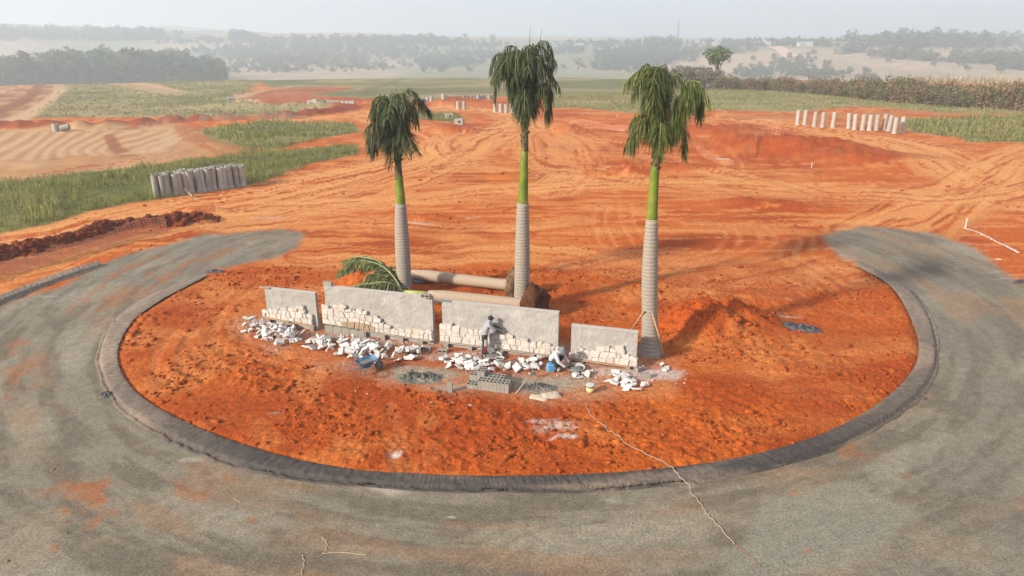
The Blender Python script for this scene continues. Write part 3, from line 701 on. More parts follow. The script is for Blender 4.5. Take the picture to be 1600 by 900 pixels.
W2 = wall(506, 675, 449, 463, [(501, 476), (512, 478), (515, 482), (522, 476), (536, 478), (540, 485), (556, 484), (575, 488), (587, 494), (592, 502), (600, 505), (612, 512), (640, 515), (660, 516), (675, 518)], [(502, 505), (675, 533)], 'long rendered wall with cream stones stepping down from a high corner', 2, (.9, 2.4))
W3 = wall(690, 873, 470, 489, [(686, 508), (700, 507), (712, 511), (722, 508), (728, 508), (733, 513), (752, 516), (775, 524), (798, 522), (802, 530), (815, 527), (825, 533), (840, 538), (848, 534), (858, 541), (874, 544)], [(687, 533), (875, 557)], 'long rendered wall being clad in cream stones behind the standing worker', 3)
W4 = wall(893, 997, 508, 520, [(889, 549), (898, 553), (905, 542), (912, 546), (922, 551), (930, 546), (940, 543), (950, 541), (956, 546), (965, 542), (972, 541), (978, 548), (985, 555), (996, 562)], [(890, 560), (996, 574)], 'short rendered wall with a jagged course of white stones beside the propped palm', 4)

# concrete blocks --------------------------------------------------
def block_mesh(stand=True):
    """hollow two-cell block .39 x .19 x .14, cells running through its .19 height"""
    m = MB(); Lx, Ly, Lz = .39, .14, .19; w = .026
    xs = [-Lx / 2, -Lx / 2 + w, -w / 2, w / 2, Lx / 2 - w, Lx / 2]; ys = [-Ly / 2, -Ly / 2 + w, Ly / 2 - w, Ly / 2]
    for z, s in ((Lz, 1), (0, -1)):
        for i in range(5):
            for j in range(3):
                if i in (1, 3) and j == 1: continue
                q = [(xs[i], ys[j], z), (xs[i + 1], ys[j], z), (xs[i + 1], ys[j + 1], z), (xs[i], ys[j + 1], z)]
                m.add(q if s > 0 else q[::-1], [(0, 1, 2, 3)])
    def ring(x0, x1, y0, y1, inward):
        c = [(x0, y0), (x1, y0), (x1, y1), (x0, y1)]
        for k in range(4):
            a, b = c[k], c[(k + 1) % 4]; q = [(*a, 0), (*b, 0), (*b, Lz), (*a, Lz)]
            m.add(q[::-1] if inward else q, [(0, 1, 2, 3)])
    ring(xs[0], xs[5], ys[0], ys[3], False)
    for a, b in ((1, 2), (3, 4)): ring(xs[a], xs[b], ys[1], ys[2], True)
    return m.mesh('concrete_block', M_BLOCK)
BLK = block_mesh()
def blk(loc, rot, label, group=None):
    o = link('concrete_block', BLK); o.location = loc; o.rotation_euler = rot; return tagp(o, label, 'concrete block', group)
ONSIDE = math.pi / 2
def plank(u0, u1, z0, z1, off, label, m, th=.03, w=.16):
    a, b = wpt(u0, off, z0), wpt(u1, off, z1); d = (b - a); ln = d.length; n = Vector((WN[0], WN[1], 0)); d.normalize(); up = n.cross(d) * -1
    mm = MB(); M = Matrix((d, n, d.cross(n))).transposed(); mm.box((0, 0, 0), (ln, w, th), M); o = mm.build('timber_plank', m); o.location = (a + b) / 2; return tagp(o, label, 'plank')
def ledge_plank(W, ua, ub, label, m):
    plank(W['u0'] + ua, W['u0'] + ub, WZ + W['le'](ua) - .022, WZ + W['le'](ub) - .022, .10, label, m)
ledge_plank(W1, -.08, 2.42, 'thin plank holding up the low stone course of the short wall by the stone heap', M_WOOD)
ledge_plank(W2, 1.7, W2['L'] - .1, 'long plank on blocks under the stones that step down the long wall', M_WOODG)
ledge_plank(W3, -.1, W3['L'] * .45, 'plank under the cladding behind the standing worker', M_WOODG)
ledge_plank(W3, W3['L'] * .46, W3['L'] - .05, 'pale plank under the cladding between bucket and crouching worker', M_WOODG)
ledge_plank(W4, -.05, W4['L'] - .2, 'bare plank propping the jagged stones of the short wall near the palm', M_WOOD)
def support(W, us, label, group, off=.1, tilt=0):
    for u in us:
        zt = W['le'](u) - .05 + WZ; p = wpt(W['u0'] + u, off, 0); z0 = max(gz(p.x, p.y), WZ) - .02; hh = zt - z0
        m = MB().box((0, 0, hh / 2), (.19, .17, hh)); o = m.build('concrete_block', M_BLOCK); o.location = (p.x, p.y, z0); o.rotation_euler = (0, 0, WANG); tagp(o, label, 'concrete block', group)
support(W1, (.12, 2.32), 'upright grey block propping the plank of the short wall by the stone heap', 'props of the short heap-side wall')
support(W2, (1.78, 2.75, 3.6, 4.5), 'grey block pier under the plank of the long stepped wall', 'piers under the long stepped wall')
support(W3, (.2, 1.25, 2.6, 3.9, 4.8), 'grey block prop under the plank behind the workers', 'props under the wall behind the workers')
support(W4, (.35, 2.3), 'grey block prop under the jagged stones near the palm', 'props of the short palm-side wall')
# course of blocks under the high corner of the second wall
for k in range(5):
    p = wpt(W2['u0'] - .05 + .2 + .40 * k, .09, WZ); hb = W2['le'](.2 + .4 * k) - .05
    m = MB().box((0, 0, hb / 2), (.385, .15, hb)); o = m.build('concrete_block', M_BLOCK); o.location = p; o.rotation_euler = (0, 0, WANG)
    tagp(o, 'grey block in the row of blocks under the high corner of cream stones', 'concrete block', 'block row under the high stone corner')
# blocks lying on wall tops and at wall feet
def top_blk(W, u, label, rz=0): p = wpt(W['u0'] + u, -.085, WZ + W['h'] + .026); blk(p, (0, 0, WANG + rz), label)
def top_blk2(W, u, label):
    p = wpt(W['u0'] + u, -.085 - .0, WZ + W['h'] + .026 + .07); o = blk(p, (ONSIDE, 0, WANG), label); o.location = wpt(W['u0'] + u, -.085 + .095, WZ + W['h'] + .096)
top_blk(W2, .17, 'single grey block standing on the high corner of the long stepped wall')
top_blk2(W2, W2['L'] - .22, 'hollow grey block lying on the wall top beside the gap to the workers wall')
for px, py, rz, lab in [(668, 545, 0, 'hollow block on its side at the foot of the wall gap, cells facing out'), (693, 549, .1, 'hollow block on its side against the end of the workers wall'), (1000, 580, .9, 'grey block propped at the end of the palm-side wall'), (1008, 590, .2, 'whitish grey block at the foot of the palm-side wall end'), (915, 566, .5, 'tilted grey block beside the crouching worker, below the jagged stones')]:
    p = onG(px, py); z = gz(p.x, p.y)
    if 'side' in lab and 'palm' not in lab: blk((p.x, p.y, z + .07), (ONSIDE, 0, WANG + rz), lab)
    else: blk((p.x, p.y, z - .01), (0, 0, WANG + rz), lab)
# small plank ends on wall tops
def cap_plank(W, u, ln, label, m, rz=.0, th=.035, w=.12):
    p = wpt(W['u0'] + u, .02, WZ + W['h'] + .024 + th / 2 + .001); o = MB().box((0, 0, 0), (ln, w, th)).box((ln * .2, .02, -th * .5 - .02), (ln * .5, .03, .03)).build('timber_offcut', m); o.location = p; o.rotation_euler = (0, 0, WANG + rz); tagp(o, label, 'plank')
cap_plank(W1, .05, .5, 'timber offcut lying across the top corner of the short wall by the heap', M_WOODG)
cap_plank(W3, .12, .55, 'metal-grey offcut on the top corner of the workers wall', M_STEEL)
# the block stack
bp = onG(766, 603); bz = .17; ba = WANG + .02
def stack(i, j, k, label):
    # block set on end: .14 along i, .19 along j, .39 high
    d = Rz(ba) @ Vector((i * .153, j * .2, 0)); o = link('concrete_block', BLK); 
    o.location = (bp.x + d.x, bp.y + d.y, gz(bp.x, bp.y) - .02 + k * .395 + .195); M = (Rz(ba) @ Rx(0) @ Ry(ONSIDE)).to_4x4()
    o.rotation_euler = M.to_euler(); o.location += Vector(M.to_3x3() @ Vector((0, 0, -.095))) * 1
    tagp(o, label, 'concrete block', 'stacked hollow blocks')
def stack2(i, j, k, label):       # lying flat, cells up: .39 along j, .14 along i, .19 high
    d = Rz(ba) @ Vector((i * .147, j * .40, 0)); o = link('concrete_block', BLK)
    o.location = (bp.x + d.x, bp.y + d.y, gz(bp.x, bp.y) - .02 + k * .192); o.rotation_euler = (0, 0, ba + ONSIDE)
    tagp(o, label, 'concrete block', 'stacked hollow blocks')
for i in range(-5, 6):
    for j in range(2):
        stack2(i, j - .5, 0, 'hollow grey concrete block in the stack between the two mortar heaps')
        if not (i < -2 and j == 0) and not (i > 3 and j == 1): stack2(i, j - .5, 1, 'hollow grey concrete block in the stack between the two mortar heaps') if (i > -3 or j) else None
for i in range(-3, -1): stack2(i, .5, 2, 'hollow grey concrete block in the stack between the two mortar heaps')
for i in (): stack2(i, -.5, 2, 'hollow grey concrete block in the stack between the two mortar heaps')
p = onG(699, 612); o = blk((p.x, p.y, p.z + .19), (0, ONSIDE, WANG + .2), 'single grey block standing on end alone in front of the mortar heap'); 

# ------------------------------------------------------------------ loose stones
def rock_mesh(seed, sx, sy, sz):
    rg = random.Random(seed); m = MB(); n = rg.choice((4, 4, 5, 5)); v = []
    angs = sorted((k + rg.uniform(-.3, .3)) * 2 * math.pi / n for k in range(n)); rad = [rg.uniform(.65, 1.2) for _ in range(n)]
    for s, z in ((.95, -1), (1.0, -.7), (1.0, .75), (.93, 1)):
        for a, r in zip(angs, rad): v.append((math.cos(a) * r * s * sx / 2 + rg.uniform(-.01, .01), math.sin(a) * r * s * sy / 2 + rg.uniform(-.01, .01), z * sz / 2 + rg.uniform(-.015, .015)))
    f = [(k * n + j, k * n + (j + 1) % n, (k + 1) * n + (j + 1) % n, (k + 1) * n + j) for k in range(3) for j in range(n)]
    f += [tuple(range(n - 1, -1, -1)), tuple(3 * n + j for j in range(n))]
    return m.add(v, f).mesh('broken_stone', M_LOOSE)
ROCKS = [rock_mesh(k, *d) for k, d in enumerate([(.5, .3, .1), (.42, .32, .12), (.55, .26, .09), (.36, .3, .16), (.3, .24, .14), (.46, .36, .08), (.28, .2, .12), (.34, .28, .1), (.6, .34, .1), (.4, .22, .14)])]
RDIM = [.1, .12, .09, .16, .14, .08, .12, .1, .1, .14]
rs = random.Random(77)
def heap(poly_px, n, hmax, label, group, lean=.5, sc=1.0):
    P = poly(poly_px); cx, cy = P.mean(0); placed = []
    x0, y0 = P.min(0); x1, y1 = P.max(0); k = 0; tries = 0
    while k < n and tries < 4000:
        tries += 1; x, y = rs.uniform(x0, x1), rs.uniform(y0, y1); d = float(sdist(P, np.array([x]), np.array([y]))[0])
        if d < 0.02: continue
        hh = hmax * min(1, d / .55); s = rs.uniform(.65, 1.1) * sc
        lvl = rs.random() ** .6 * hh if hmax > .1 else 0
        if lvl < .08 and any((x - a) ** 2 + (y - b) ** 2 < .045 * s for a, b, c in placed if c < .1): continue
        i = rs.randrange(len(ROCKS)); o = link('broken_stone', ROCKS[i]); t = rs.uniform(-lean, lean); t2 = rs.uniform(-lean, lean)
        o.scale = (s * 1.15, s * 1.12, s * .68); o.rotation_euler = (t, t2, rs.uniform(0, 6.28))
        o.location = (x, y, gz(x, y) + lvl + RDIM[i] * s * .42 + abs(t) * .1 + abs(t2) * .12)
        tagp(o, label, 'stone', group); placed.append((x, y, lvl)); k += 1
heap([(376, 520), (395, 514), (440, 516), (468, 524), (474, 534), (468, 549), (440, 552), (412, 543), (392, 532)], 78, .24, 'rough white stone slab in the heap before the short one-course wall', 'white slabs heaped before the short wall', .8)
heap([(472, 546), (500, 536), (560, 540), (610, 548), (655, 552), (664, 562), (648, 572), (600, 572), (560, 572), (530, 564), (500, 558), (480, 552)], 118, .24, 'rough white stone slab in the long heap before the stepped wall', 'white slabs heaped before the stepped wall', .8)
heap([(686, 570), (702, 562), (742, 568), (765, 574), (798, 580), (790, 588), (760, 589), (730, 588), (702, 582)], 44, .16, 'broken white stone slab on the ground between the block stack and the standing worker', 'white slabs near the standing worker', .5)
heap([(800, 574), (830, 568), (850, 566), (852, 580), (835, 588), (805, 586)], 14, .16, 'white stone slab in the small cluster beside the blue container', 'white slabs beside the blue container', .4)
heap([(890, 578), (910, 576), (925, 590), (912, 602), (895, 596)], 10, .1, 'white stone slab beside the mortar tub of the crouching worker', 'white slabs beside the mortar tub', .4)
heap([(948, 592), (970, 588), (1000, 602), (1014, 612), (1005, 620), (975, 614), (950, 606)], 20, .14, 'white stone slab on the gravelly dust before the palm-side wall', 'white slabs before the palm-side wall', .4)
heap([(1030, 578), (1042, 576), (1048, 586), (1036, 590)], 3, .1, 'white stone lump on red soil beside the propped palm', 'white lumps by the palm', .3)
heap([(378, 502), (394, 500), (396, 504), (380, 508)], 3, 0, 'thin white slab lying apart behind the stone heap', 'slabs apart behind the heap', .1, .8)
# stone chips (countless)
def chip_keep(x, y):
    m = 0
    for (a, b, rx, ry, s) in [(600, 545, 4.5, .9, .8), (430, 528, 1.6, .9, .6), (740, 570, 2.5, .8, .6), (985, 594, 2.2, .6, 1), (900, 590, 1.2, .7, .7), (540, 527, 2.2, .25, 1), (870, 672, 1.2, .5, .5), (640, 632, 3, .3, .3), (640, 535, 3, .3, .8), (800, 558, 2.5, .25, .7)]:
        c = G(a, b); m = m + s * np.exp(-(((x - c[0]) / rx) ** 2 + ((y - c[1] - (x - c[0]) * -.28) / ry) ** 2) * 1.5)
    return np.clip(m, 0, 1) * .5
x, y = scatter(15000, -13, 8, 18, 30, chip_keep, 81); S = np.random.RandomState(82).gamma(1.8, .016, len(x)).clip(.012, .1)
o = clods('stone_chips', x, y, S, 83, (.48, .42, .37), (.38, .24, .17), 'white and pinkish stone chips littering the ground before the walls', .6); o['category'] = 'chips'
print('walls ok')
# ------------------------------------------------------------------ palms
def at_y(px, py, y):
    d = ray(px, py); t = y / d[1]; return Vector((d[0] * t, y, CAMH + d[2] * t)), t
def ring_mat(name, c1, c2, freq, c3):
    m, n, l, b = nodes(name); tc = n.new('ShaderNodeTexCoord').outputs['Object']
    w = n.new('ShaderNodeTexWave'); w.wave_type = 'BANDS'; w.bands_direction = 'Z'; w.inputs['Scale'].default_value = freq
    w.inputs['Distortion'].default_value = 2.2; w.inputs['Detail'].default_value = 3; w.inputs['Detail Scale'].default_value = 2.5; l.new(tc, w.inputs['Vector'])
    r = ramp(n, l, w.outputs['Fac'], c2, c1, .08, .34)
    mp = n.new('ShaderNodeMapping'); mp.inputs['Scale'].default_value = (3, 3, .5); l.new(tc, mp.inputs[0])
    t = noise_n(n, l, 1.6, 5, .6, mp.outputs[0]); f = ramp(n, l, t.outputs[0], (0, 0, 0), (1, 1, 1), .45, .7)
    col = mixc(n, l, r.outputs[0], c3, f.outputs[0]); l.new(col, b.inputs['Base Color']); b.inputs['Roughness'].default_value = .9
    bump(n, l, b, w.outputs['Fac'], .5, .02); return m
M_TRUNK = ring_mat('palm_bark', (.285, .24, .19), (.215, .175, .135), 2.1, (.225, .205, .185))
M_TRUNK_L = ring_mat('palm_bark_pale', (.36, .275, .195), (.27, .20, .14), 3.0, (.31, .245, .18))
M_SHAFT = mat('palm_crownshaft', (.15, .19, .015), (.085, .125, .011), 2, .6, .3, 10, .01, 0, .3, (.23, .20, .04), 1.6)
M_NECK = mat('palm_fibre', (.085, .060, .030), (.13, .105, .045), 8, .9, .7, 20, .03)
M_LEAF = vcol_mat('palm_leaf', .55, ((9, .25),), (), .35, .22)
M_RACH = mat('palm_rachis', (.22, .25, .07), (.15, .17, .05), 4, .6, .1)
M_ROOT = mat('root_soil', (.15, .09, .052), (.08, .045, .026), 4, .98, 1, 9, .06, 0, .1, (.22, .15, .085), 3)
M_ROOT2 = mat('root_soil_red', (.11, .042, .02), (.06, .024, .012), 4, .98, 1, 9, .06, 0, .1)
M_POLE = mat('pole_timber', (.42, .25, .13), (.30, .18, .10), 10, .85, .3, 40, .005, .1)
def frond(base, az, L, e0, e1, pw, seed, hang=.75, leaf=.8, green=(.055, .085, .02), twist=.0, n=104, wid=.036, bend=0):
    """one pinnate frond: returns rachis MB, leaflet arrays"""
    rg = random.Random(seed); pts = [Vector(base)]; k = 26; dirs = []
    for i in range(k):
        t = i / (k - 1); e = e0 + (e1 - e0) * (float(sst(pw - .17, pw + .17, t)) if pw < 1 else t); a = az + bend * t; d = Vector((math.cos(a) * math.cos(e), math.sin(a) * math.cos(e), math.sin(e))); dirs.append(d); pts.append(pts[-1] + d * L / k)
    rad = [.032 * (1 - i / (k + 1)) + .006 for i in range(k + 1)]
    rm = MB().tube(pts, rad, 5); V = []; F = []; Cc = []
    for i in range(n):
        t = .14 + .86 * (i + rg.random() * .8) / n; f = t * (k - 1); j = min(int(f), k - 1); p = pts[j].lerp(pts[j + 1], f - j); d = dirs[j]
        side = d.cross(Vector((0, 0, 1))); side = side.normalized() if side.length > .05 else Vector((-math.sin(az), math.cos(az), 0))
        ll = leaf * (.45 + .75 * math.sin(math.pi * (.12 + .80 * t))) * rg.uniform(.75, 1.2)
        for s in (-1, 1):
            d0 = (side * s * rg.uniform(.45, .9) + d * rg.uniform(.3, .8) + Vector((0, 0, -hang * rg.uniform(.2, .9))) + Vector((rg.uniform(-.25, .25),) * 1 + (rg.uniform(-.25, .25), rg.uniform(-.2, .25)))).normalized()
            d1 = (d0 * .55 + Vector((rg.uniform(-.14, .14), rg.uniform(-.14, .14), -hang * rg.uniform(.9, 1.6)))).normalized()
            w = wid * rg.uniform(.7, 1.2); sd = Vector((rg.uniform(-1, 1), rg.uniform(-1, 1), rg.uniform(-.2, .2))); sd = (sd - d0 * sd.dot(d0)).normalized() * w / 2
            q0 = p; q1 = p + d0 * ll * .38; q2 = q1 + d1 * ll * .36; q3 = q2 + (d1 + Vector((0, 0, -.35 * hang))).normalized() * ll * .3
            b = len(V); V += [q0 - sd * .5, q0 + sd * .5, q1 - sd, q1 + sd, q2 - sd * .8, q2 + sd * .8, q3 - sd * .12, q3 + sd * .12]
            F += [(b, b + 1, b + 3, b + 2), (b + 2, b + 3, b + 5, b + 4), (b + 4, b + 5, b + 7, b + 6)]
            g = rg.uniform(.6, 1.25); yl = rg.random() ** 4 * 1.3; c = [green[0] * g * (1 + 1.4 * yl), green[1] * g * (1 + .7 * yl), green[2] * g * (1 + .3 * yl)]; Cc += [c] * 8
    return rm, V, F, Cc
def add_frond(par, *a, squeeze=.76, **k):
    rm, V, F, Cc = frond(*a, **k); b0 = Vector(a[0])
    sq = lambda v: Vector((b0.x + (v[0] - b0.x) * squeeze, b0.y + (v[1] - b0.y) * squeeze, v[2]))
    V = [sq(v) for v in V]; rm.v = [tuple(sq(v)) for v in rm.v]
    o = link('frond', np_mesh('frond', [tuple(v) for v in V], F, np.array(Cc), False, M_LEAF), par)
    rm.build('rachis', M_RACH, o, True)
def neck_tube(par, pts, rad, rg):
    m = MB().tube(pts, rad, 12)
    for k in range(26):
        t = rg.random(); i = min(int(t * (len(pts) - 1)), len(pts) - 2); p = pts[i].lerp(pts[i + 1], t * (len(pts) - 1) - i); a = rg.uniform(0, 6.28); r = rad[i]
        d = Vector((math.cos(a), math.sin(a), 0)); m.tube([p + d * r * .8, p + d * (r + .05) + Vector((0, 0, .07)), p + d * (r + .04) + Vector((0, 0, .16))], [.035, .022, .006], 4)
    m.build('fibre_neck', M_NECK, par, True)
def palm(trunk_px, shaft_px, neck_px, gy, fronds, green, label, spears, sqz):
    base, t0 = at_y(trunk_px[0][0], trunk_px[0][1], gy); z0 = gz(base.x, base.y) - .1
    root = empty('palm_tree', (base.x, base.y, z0)); tagp(root, label, 'palm tree'); O = Vector((base.x, base.y, z0)); rg = random.Random(int(gy * 10))
    def tb(px):
        P = []; R = []
        for x, y, w in px: p, t = at_y(x, y, gy); P.append(p - O); R.append(w / 2 * t / FPX)
        L = smooth_line([tuple(p) for p in P], 6); rr_ = smooth_line([(r, 0) for r in R], 6)[:, 0]; return [Vector(p) for p in L], list(rr_)
    P, R = tb(trunk_px); P[0].z = 0; MB().tube(P, R, 20).build('trunk', M_TRUNK, root, True)
    P, R = tb(shaft_px); MB().tube(P, R, 16).build('crownshaft', M_SHAFT, root, True)
    P, R = tb(neck_px); neck_tube(root, P, R, rg); top = P[-1]; nb = P[len(P) // 2]
    for k, f in enumerate(fronds):
        az, L, e0, e1, pw = f[:5]; pw += .05; gq = rg.uniform(.7, 1.45); e1 += rg.uniform(0, 45) if k % 3 == 0 else 0; bd = f[5] if len(f) > 5 else 0
        st = nb.lerp(top, rg.uniform(.5, 1)) + Vector((math.cos(az), math.sin(az), 0)) * R[-1] * .6
        add_frond(root, st, az, L, math.radians(e0), math.radians(e1), pw, int(gy * 100) + k, green=tuple(q * gq for q in green), bend=bd, squeeze=sqz, hang=rg.uniform(.38, .95), leaf=rg.uniform(.7, .95))
    for (px, py, dx) in spears:
        p, t = at_y(px, py, gy); p = p - O; q = p + Vector((dx, 0, -1.6)); MB().tube([q.lerp(top, .4), q, p], [.04, .025, .004], 5).build('spear_leaf', M_LEAFPLAIN, root, True)
    return root, O
M_LEAFPLAIN = mat('palm_leaf_plain', (.05, .07, .02), (.035, .05, .015), 4, .6, 0)
GYL, GYC, GYR = G(632, 462, .17)[1], G(815, 483, .17)[1], G(1016, 551, .17)[1]
D = math.radians
rf = random.Random(91)
def fset(n, L0, L1, e0a, e0b, t0, t1, azs=(0, 6.283)):
    o0 = rf.uniform(0, 6.28) if azs[1] > 6 else 0
    return [(o0 + azs[0] + (azs[1] - azs[0]) * (k + rf.uniform(-.3, .3)) / n, rf.uniform(L0, L1), rf.uniform(e0a, e0b), rf.uniform(-88, -62), rf.uniform(t0, t1)) for k in range(n)]
FL = fset(9, 3.7, 4.4, 74, 84, .56, .68) + fset(5, 4.0, 4.4, 82, 88, .58, .68) + [(3.1, 3.1, 58, -88, .52), (2.8, 2.9, 62, -88, .5), (3.4, 2.6, 56, -85, .5), (-1.6, 2.4, 60, -85, .45), (-.9, 2.6, 64, -85, .45)]
palm([(632, 466, 22), (631, 430, 22.5), (629, 390, 23), (627, 350, 20.5), (626, 318, 17)], [(626, 320, 16), (625, 300, 14.5), (623, 275, 12)], [(623, 279, 12.5), (622, 258, 11), (621, 238, 11.5)], GYL, FL, (.040, .060, .021), 'smallest royal palm with a dark round drooping crown, rising behind the stepped wall', [(618, 128, .05)], .92)
FC = fset(9, 4.3, 5.1, 76, 84, .56, .70) + fset(7, 4.6, 5.2, 82, 88, .60, .70) + [(3.15, 4.0, 70, -82, .60), (2.9, 4.4, 72, -70, .70), (-1.6, 3.2, 68, -86, .5), (-.5, 3.4, 66, -86, .5), (.2, 3.6, 68, -86, .55)]
palm([(815, 488, 24), (815.5, 450, 24), (816, 400, 23.5), (816.5, 350, 21), (817, 317, 18.5)], [(817, 319, 16.5), (818, 290, 14.5), (819.5, 230, 11.5)], [(819.5, 236, 12), (820, 210, 11), (820, 190, 10.5)], GYC, FC, (.040, .060, .022), 'tallest royal palm with a long narrow shaggy crown, behind the workers wall', [(829, 40, -.1), (847, 45, -.3), (845, 62, -.3)], .8)
FR = fset(9, 3.7, 4.4, 78, 86, .62, .74, (1.5, 4.6)) + fset(4, 4.2, 4.7, 84, 88, .60, .70) + fset(7, 3.3, 4.0, 54, 68, .62, .76, (-.5, .5)) + [(3.1, 3.0, 66, -86, .5), (3.5, 2.8, 64, -86, .45), (-1.7, 2.6, 66, -86, .45), (.1, 2.4, 42, -82, .5)]
palmR, OR = palm([(1016, 553, 43), (1016, 540, 33), (1015.5, 520, 27), (1015, 490, 24.5), (1015, 440, 25), (1016.5, 390, 23), (1018.5, 342, 18.5)], [(1018.5, 344, 18), (1020, 315, 16.5), (1024, 258, 13)], [(1024, 264, 13.5), (1026, 248, 12), (1027.5, 232, 12.5)], GYR, FR, (.072, .102, .023), 'royal palm with a bright green two-lobed crown beside the red soil mound', [(1040, 94, -.1), (1006, 100, .1)], .74)
def prop(px0, py0, px1, py1, gy, dy, label):
    a, _ = at_y(px0, py0, gy); b = onG(px1, py1); mid = a.lerp(b, .5); n = (b - a).normalized()
    o = MB().tube([a - mid - n * .1, Vector((.01, 0, .01)), b - mid + n * .06], [.032, .036, .04], 7).build('timber_prop', M_POLE, None, True); o.location = mid; tagp(o, label, 'timber prop')
prop(1005, 488, 978, 528, GYR - .25, 0, 'leaning timber prop bracing the green palm on its wall side')
prop(1020, 492, 1038, 558, GYR - .3, 0, 'leaning timber prop bracing the green palm on its mound side')
prop(809, 470, 798, 492, GYC - .3, 0, 'timber prop leaning from the tallest palm towards the fallen trunks')
prop(821, 468, 833, 490, GYC - .3, 0, 'timber prop leaning from the tallest palm towards the root balls')
prop(626, 450, 618, 466, GYL - .3, 0, 'thin prop leaning from the smallest palm towards the cut fronds')
prop(638, 450, 652, 468, GYL - .3, 0, 'thin prop leaning from the smallest palm towards the fallen trunks')
# fallen palms: local z runs along the trunk
def fallen(root_px, tip_px, z, label, trunk_m, wtr, ball, nf, seed):
    a = G3(*root_px, z); b = G3(*tip_px, z - .02); d = b - a; L = d.length
    o = empty('fallen_palm', a); tagp(o, label, 'palm tree'); q = d.to_track_quat('Z', 'Y'); o.rotation_euler = q.to_euler(); inv = q.inverted()
    P = [Vector((0, 0, L * k / 14)) for k in range(15)]; w = wtr / 2
    R = [w * np.interp(k / 14, [0, .1, .5, .85, 1], [1.12, .95, 1.0, 1.05, .8]) for k in range(15)]
    MB().tube(P, R, 18).build('trunk', trunk_m, o, True)
    sh = 1.5; MB().tube([Vector((0, 0, L - .02)), Vector((0, 0, L + sh * .5)), Vector((0, 0, L + sh))], [w * .62, w * .55, w * .4], 14).build('crownshaft', M_SHAFT_P, o, True)
    # root ball: lumpy disc
    rg = np.random.RandomState(seed); n1_, n2_ = 28, 18; V = []; F = []
    for i in range(n2_ + 1):
        ph = math.pi * i / n2_
        for j in range(n1_):
            th = 2 * math.pi * j / n1_; x, y, zz = math.sin(ph) * math.cos(th), math.sin(ph) * math.sin(th), math.cos(ph)
            f = 1 + .9 * (float(fbm(np.array([x * 2.4 + seed + zz]), np.array([y * 2.4 + zz * 1.7]), 4, seed, .6)[0]) - .5); V.append((x * ball[0] * f, y * ball[0] * f, zz * ball[1] * f - ball[1] * .55))
    for i in range(n2_):
        for j in range(n1_): F.append((i * n1_ + j, i * n1_ + (j + 1) % n1_, (i + 1) * n1_ + (j + 1) % n1_, (i + 1) * n1_ + j))
    MB().add(V, F).build('root_ball', ball[2], o, True)
    e = Vector((0, 0, L + sh)); rg = random.Random(seed)
    for k in range(nf):      # fronds tied and swept along, lying on the soil (built upright, then turned into the trunk frame)
        st = a + d.normalized() * (L + sh - .1); base_az = math.atan2(d.y, d.x) + rg.uniform(-.75, .6)
        rm, V, Fq_, Cc = frond((0, 0, 0), base_az, rg.uniform(2.4, 3.4), rg.uniform(.1, 1.05), rg.uniform(-1.2, -.4), 1.0, seed * 50 + k, hang=.55, leaf=.62, green=(.10, .138, .045), n=80, wid=.046)
        fix = lambda v: inv @ (Vector((v.x, v.y, max(v.z, -st.z + .22 + .05 * (hash((k, round(v.x, 2))) % 7) / 7))) + st - a)
        fo = link('frond', np_mesh('frond', [tuple(fix(v)) for v in V], Fq_, np.array(Cc), False, M_LEAF), o)
        rm.v = [tuple(fix(Vector(v))) for v in rm.v]; rm.build('rachis', M_RACH_P, fo, True)
    return o
M_SHAFT_P = mat('cut_crownshaft', (.36, .38, .10), (.24, .30, .06), 3, .5, .1)
M_RACH_P = mat('cut_rachis', (.36, .38, .20), (.28, .30, .14), 4, .6, .1)
fallen((800, 446), (643, 428), .62, 'uprooted palm lying farther behind the walls, its root ball grey-brown', M_TRUNK_L, .58, (.86, .5, M_ROOT), 26, 61)
fallen((826, 476), (670, 461), .62, 'uprooted palm lying close behind the walls, its root ball dark red', M_TRUNK_L, .58, (1.0, .6, M_ROOT2), 26, 62)
def tyre(px, py, label):
    p = onG(px, py); prof = [(.2, .02), (.34, 0), (.4, .06), (.4, .16), (.34, .22), (.2, .2)]
    o = MB().lathe(prof, 24, close=True).build('old_tyre', M_RUB, None, True); o.location = p; tagp(o, label, 'tyre')
M_RUB = mat('rubber', (.09, .085, .085), (.13, .12, .115), 6, .8, .2)
tyre(655, 440, 'grey worn tyre under the farther uprooted palm'); tyre(690, 470, 'grey worn tyre under the nearer uprooted palm')

# ------------------------------------------------------------------ mortar, tools, containers
M_MORT = mat('wet_mortar', (.075, .07, .06), (.12, .11, .095), 3, .75, .9, 8, .05, 0, .3, (.22, .20, .17), 2)
M_MORTD = mat('fresh_mortar', (.17, .16, .14), (.14, .13, .115), 5, .8, .4, 20, .02)
crumple('mortar_heap', onG(655, 592, -.01), .92, .42, .30, -.05, 'dark grey wet mortar heap on a pale cement patch before the stone heap', 'mortar heap', M_MORT, 11)
crumple('mortar_heap', onG(845, 606, -.01), .62, .36, .16, -.1, 'low dark mortar heap with a hoe, in front of the crouching worker', 'mortar heap', M_MORT, 14)
def bag(c, rz, label):
    n = 26; u = np.linspace(-1, 1, n); U, W = np.meshgrid(u, u); e = np.clip((1 - np.abs(U) ** 3.5) * (1 - np.abs(W) ** 3), 0, 1) ** .5
    z = e * .12 * (1 + .5 * (fbm(U * 3, W * 3, 3, 17) - .5)); V = np.stack([U * .36, W * .2 * (1 + .06 * np.sin(U * 5)), z], -1).reshape(-1, 3); idx = np.arange(n * n).reshape(n, n)
    F = np.stack([idx[:-1, :-1], idx[:-1, 1:], idx[1:, 1:], idx[1:, :-1]], -1).reshape(-1, 4)
    o = link('cement_bag', np_mesh('cement_bag', V, F, None, True, M_PAPER)); o.location = c; o.rotation_euler = (0, 0, rz); tagp(o, label, 'bag')
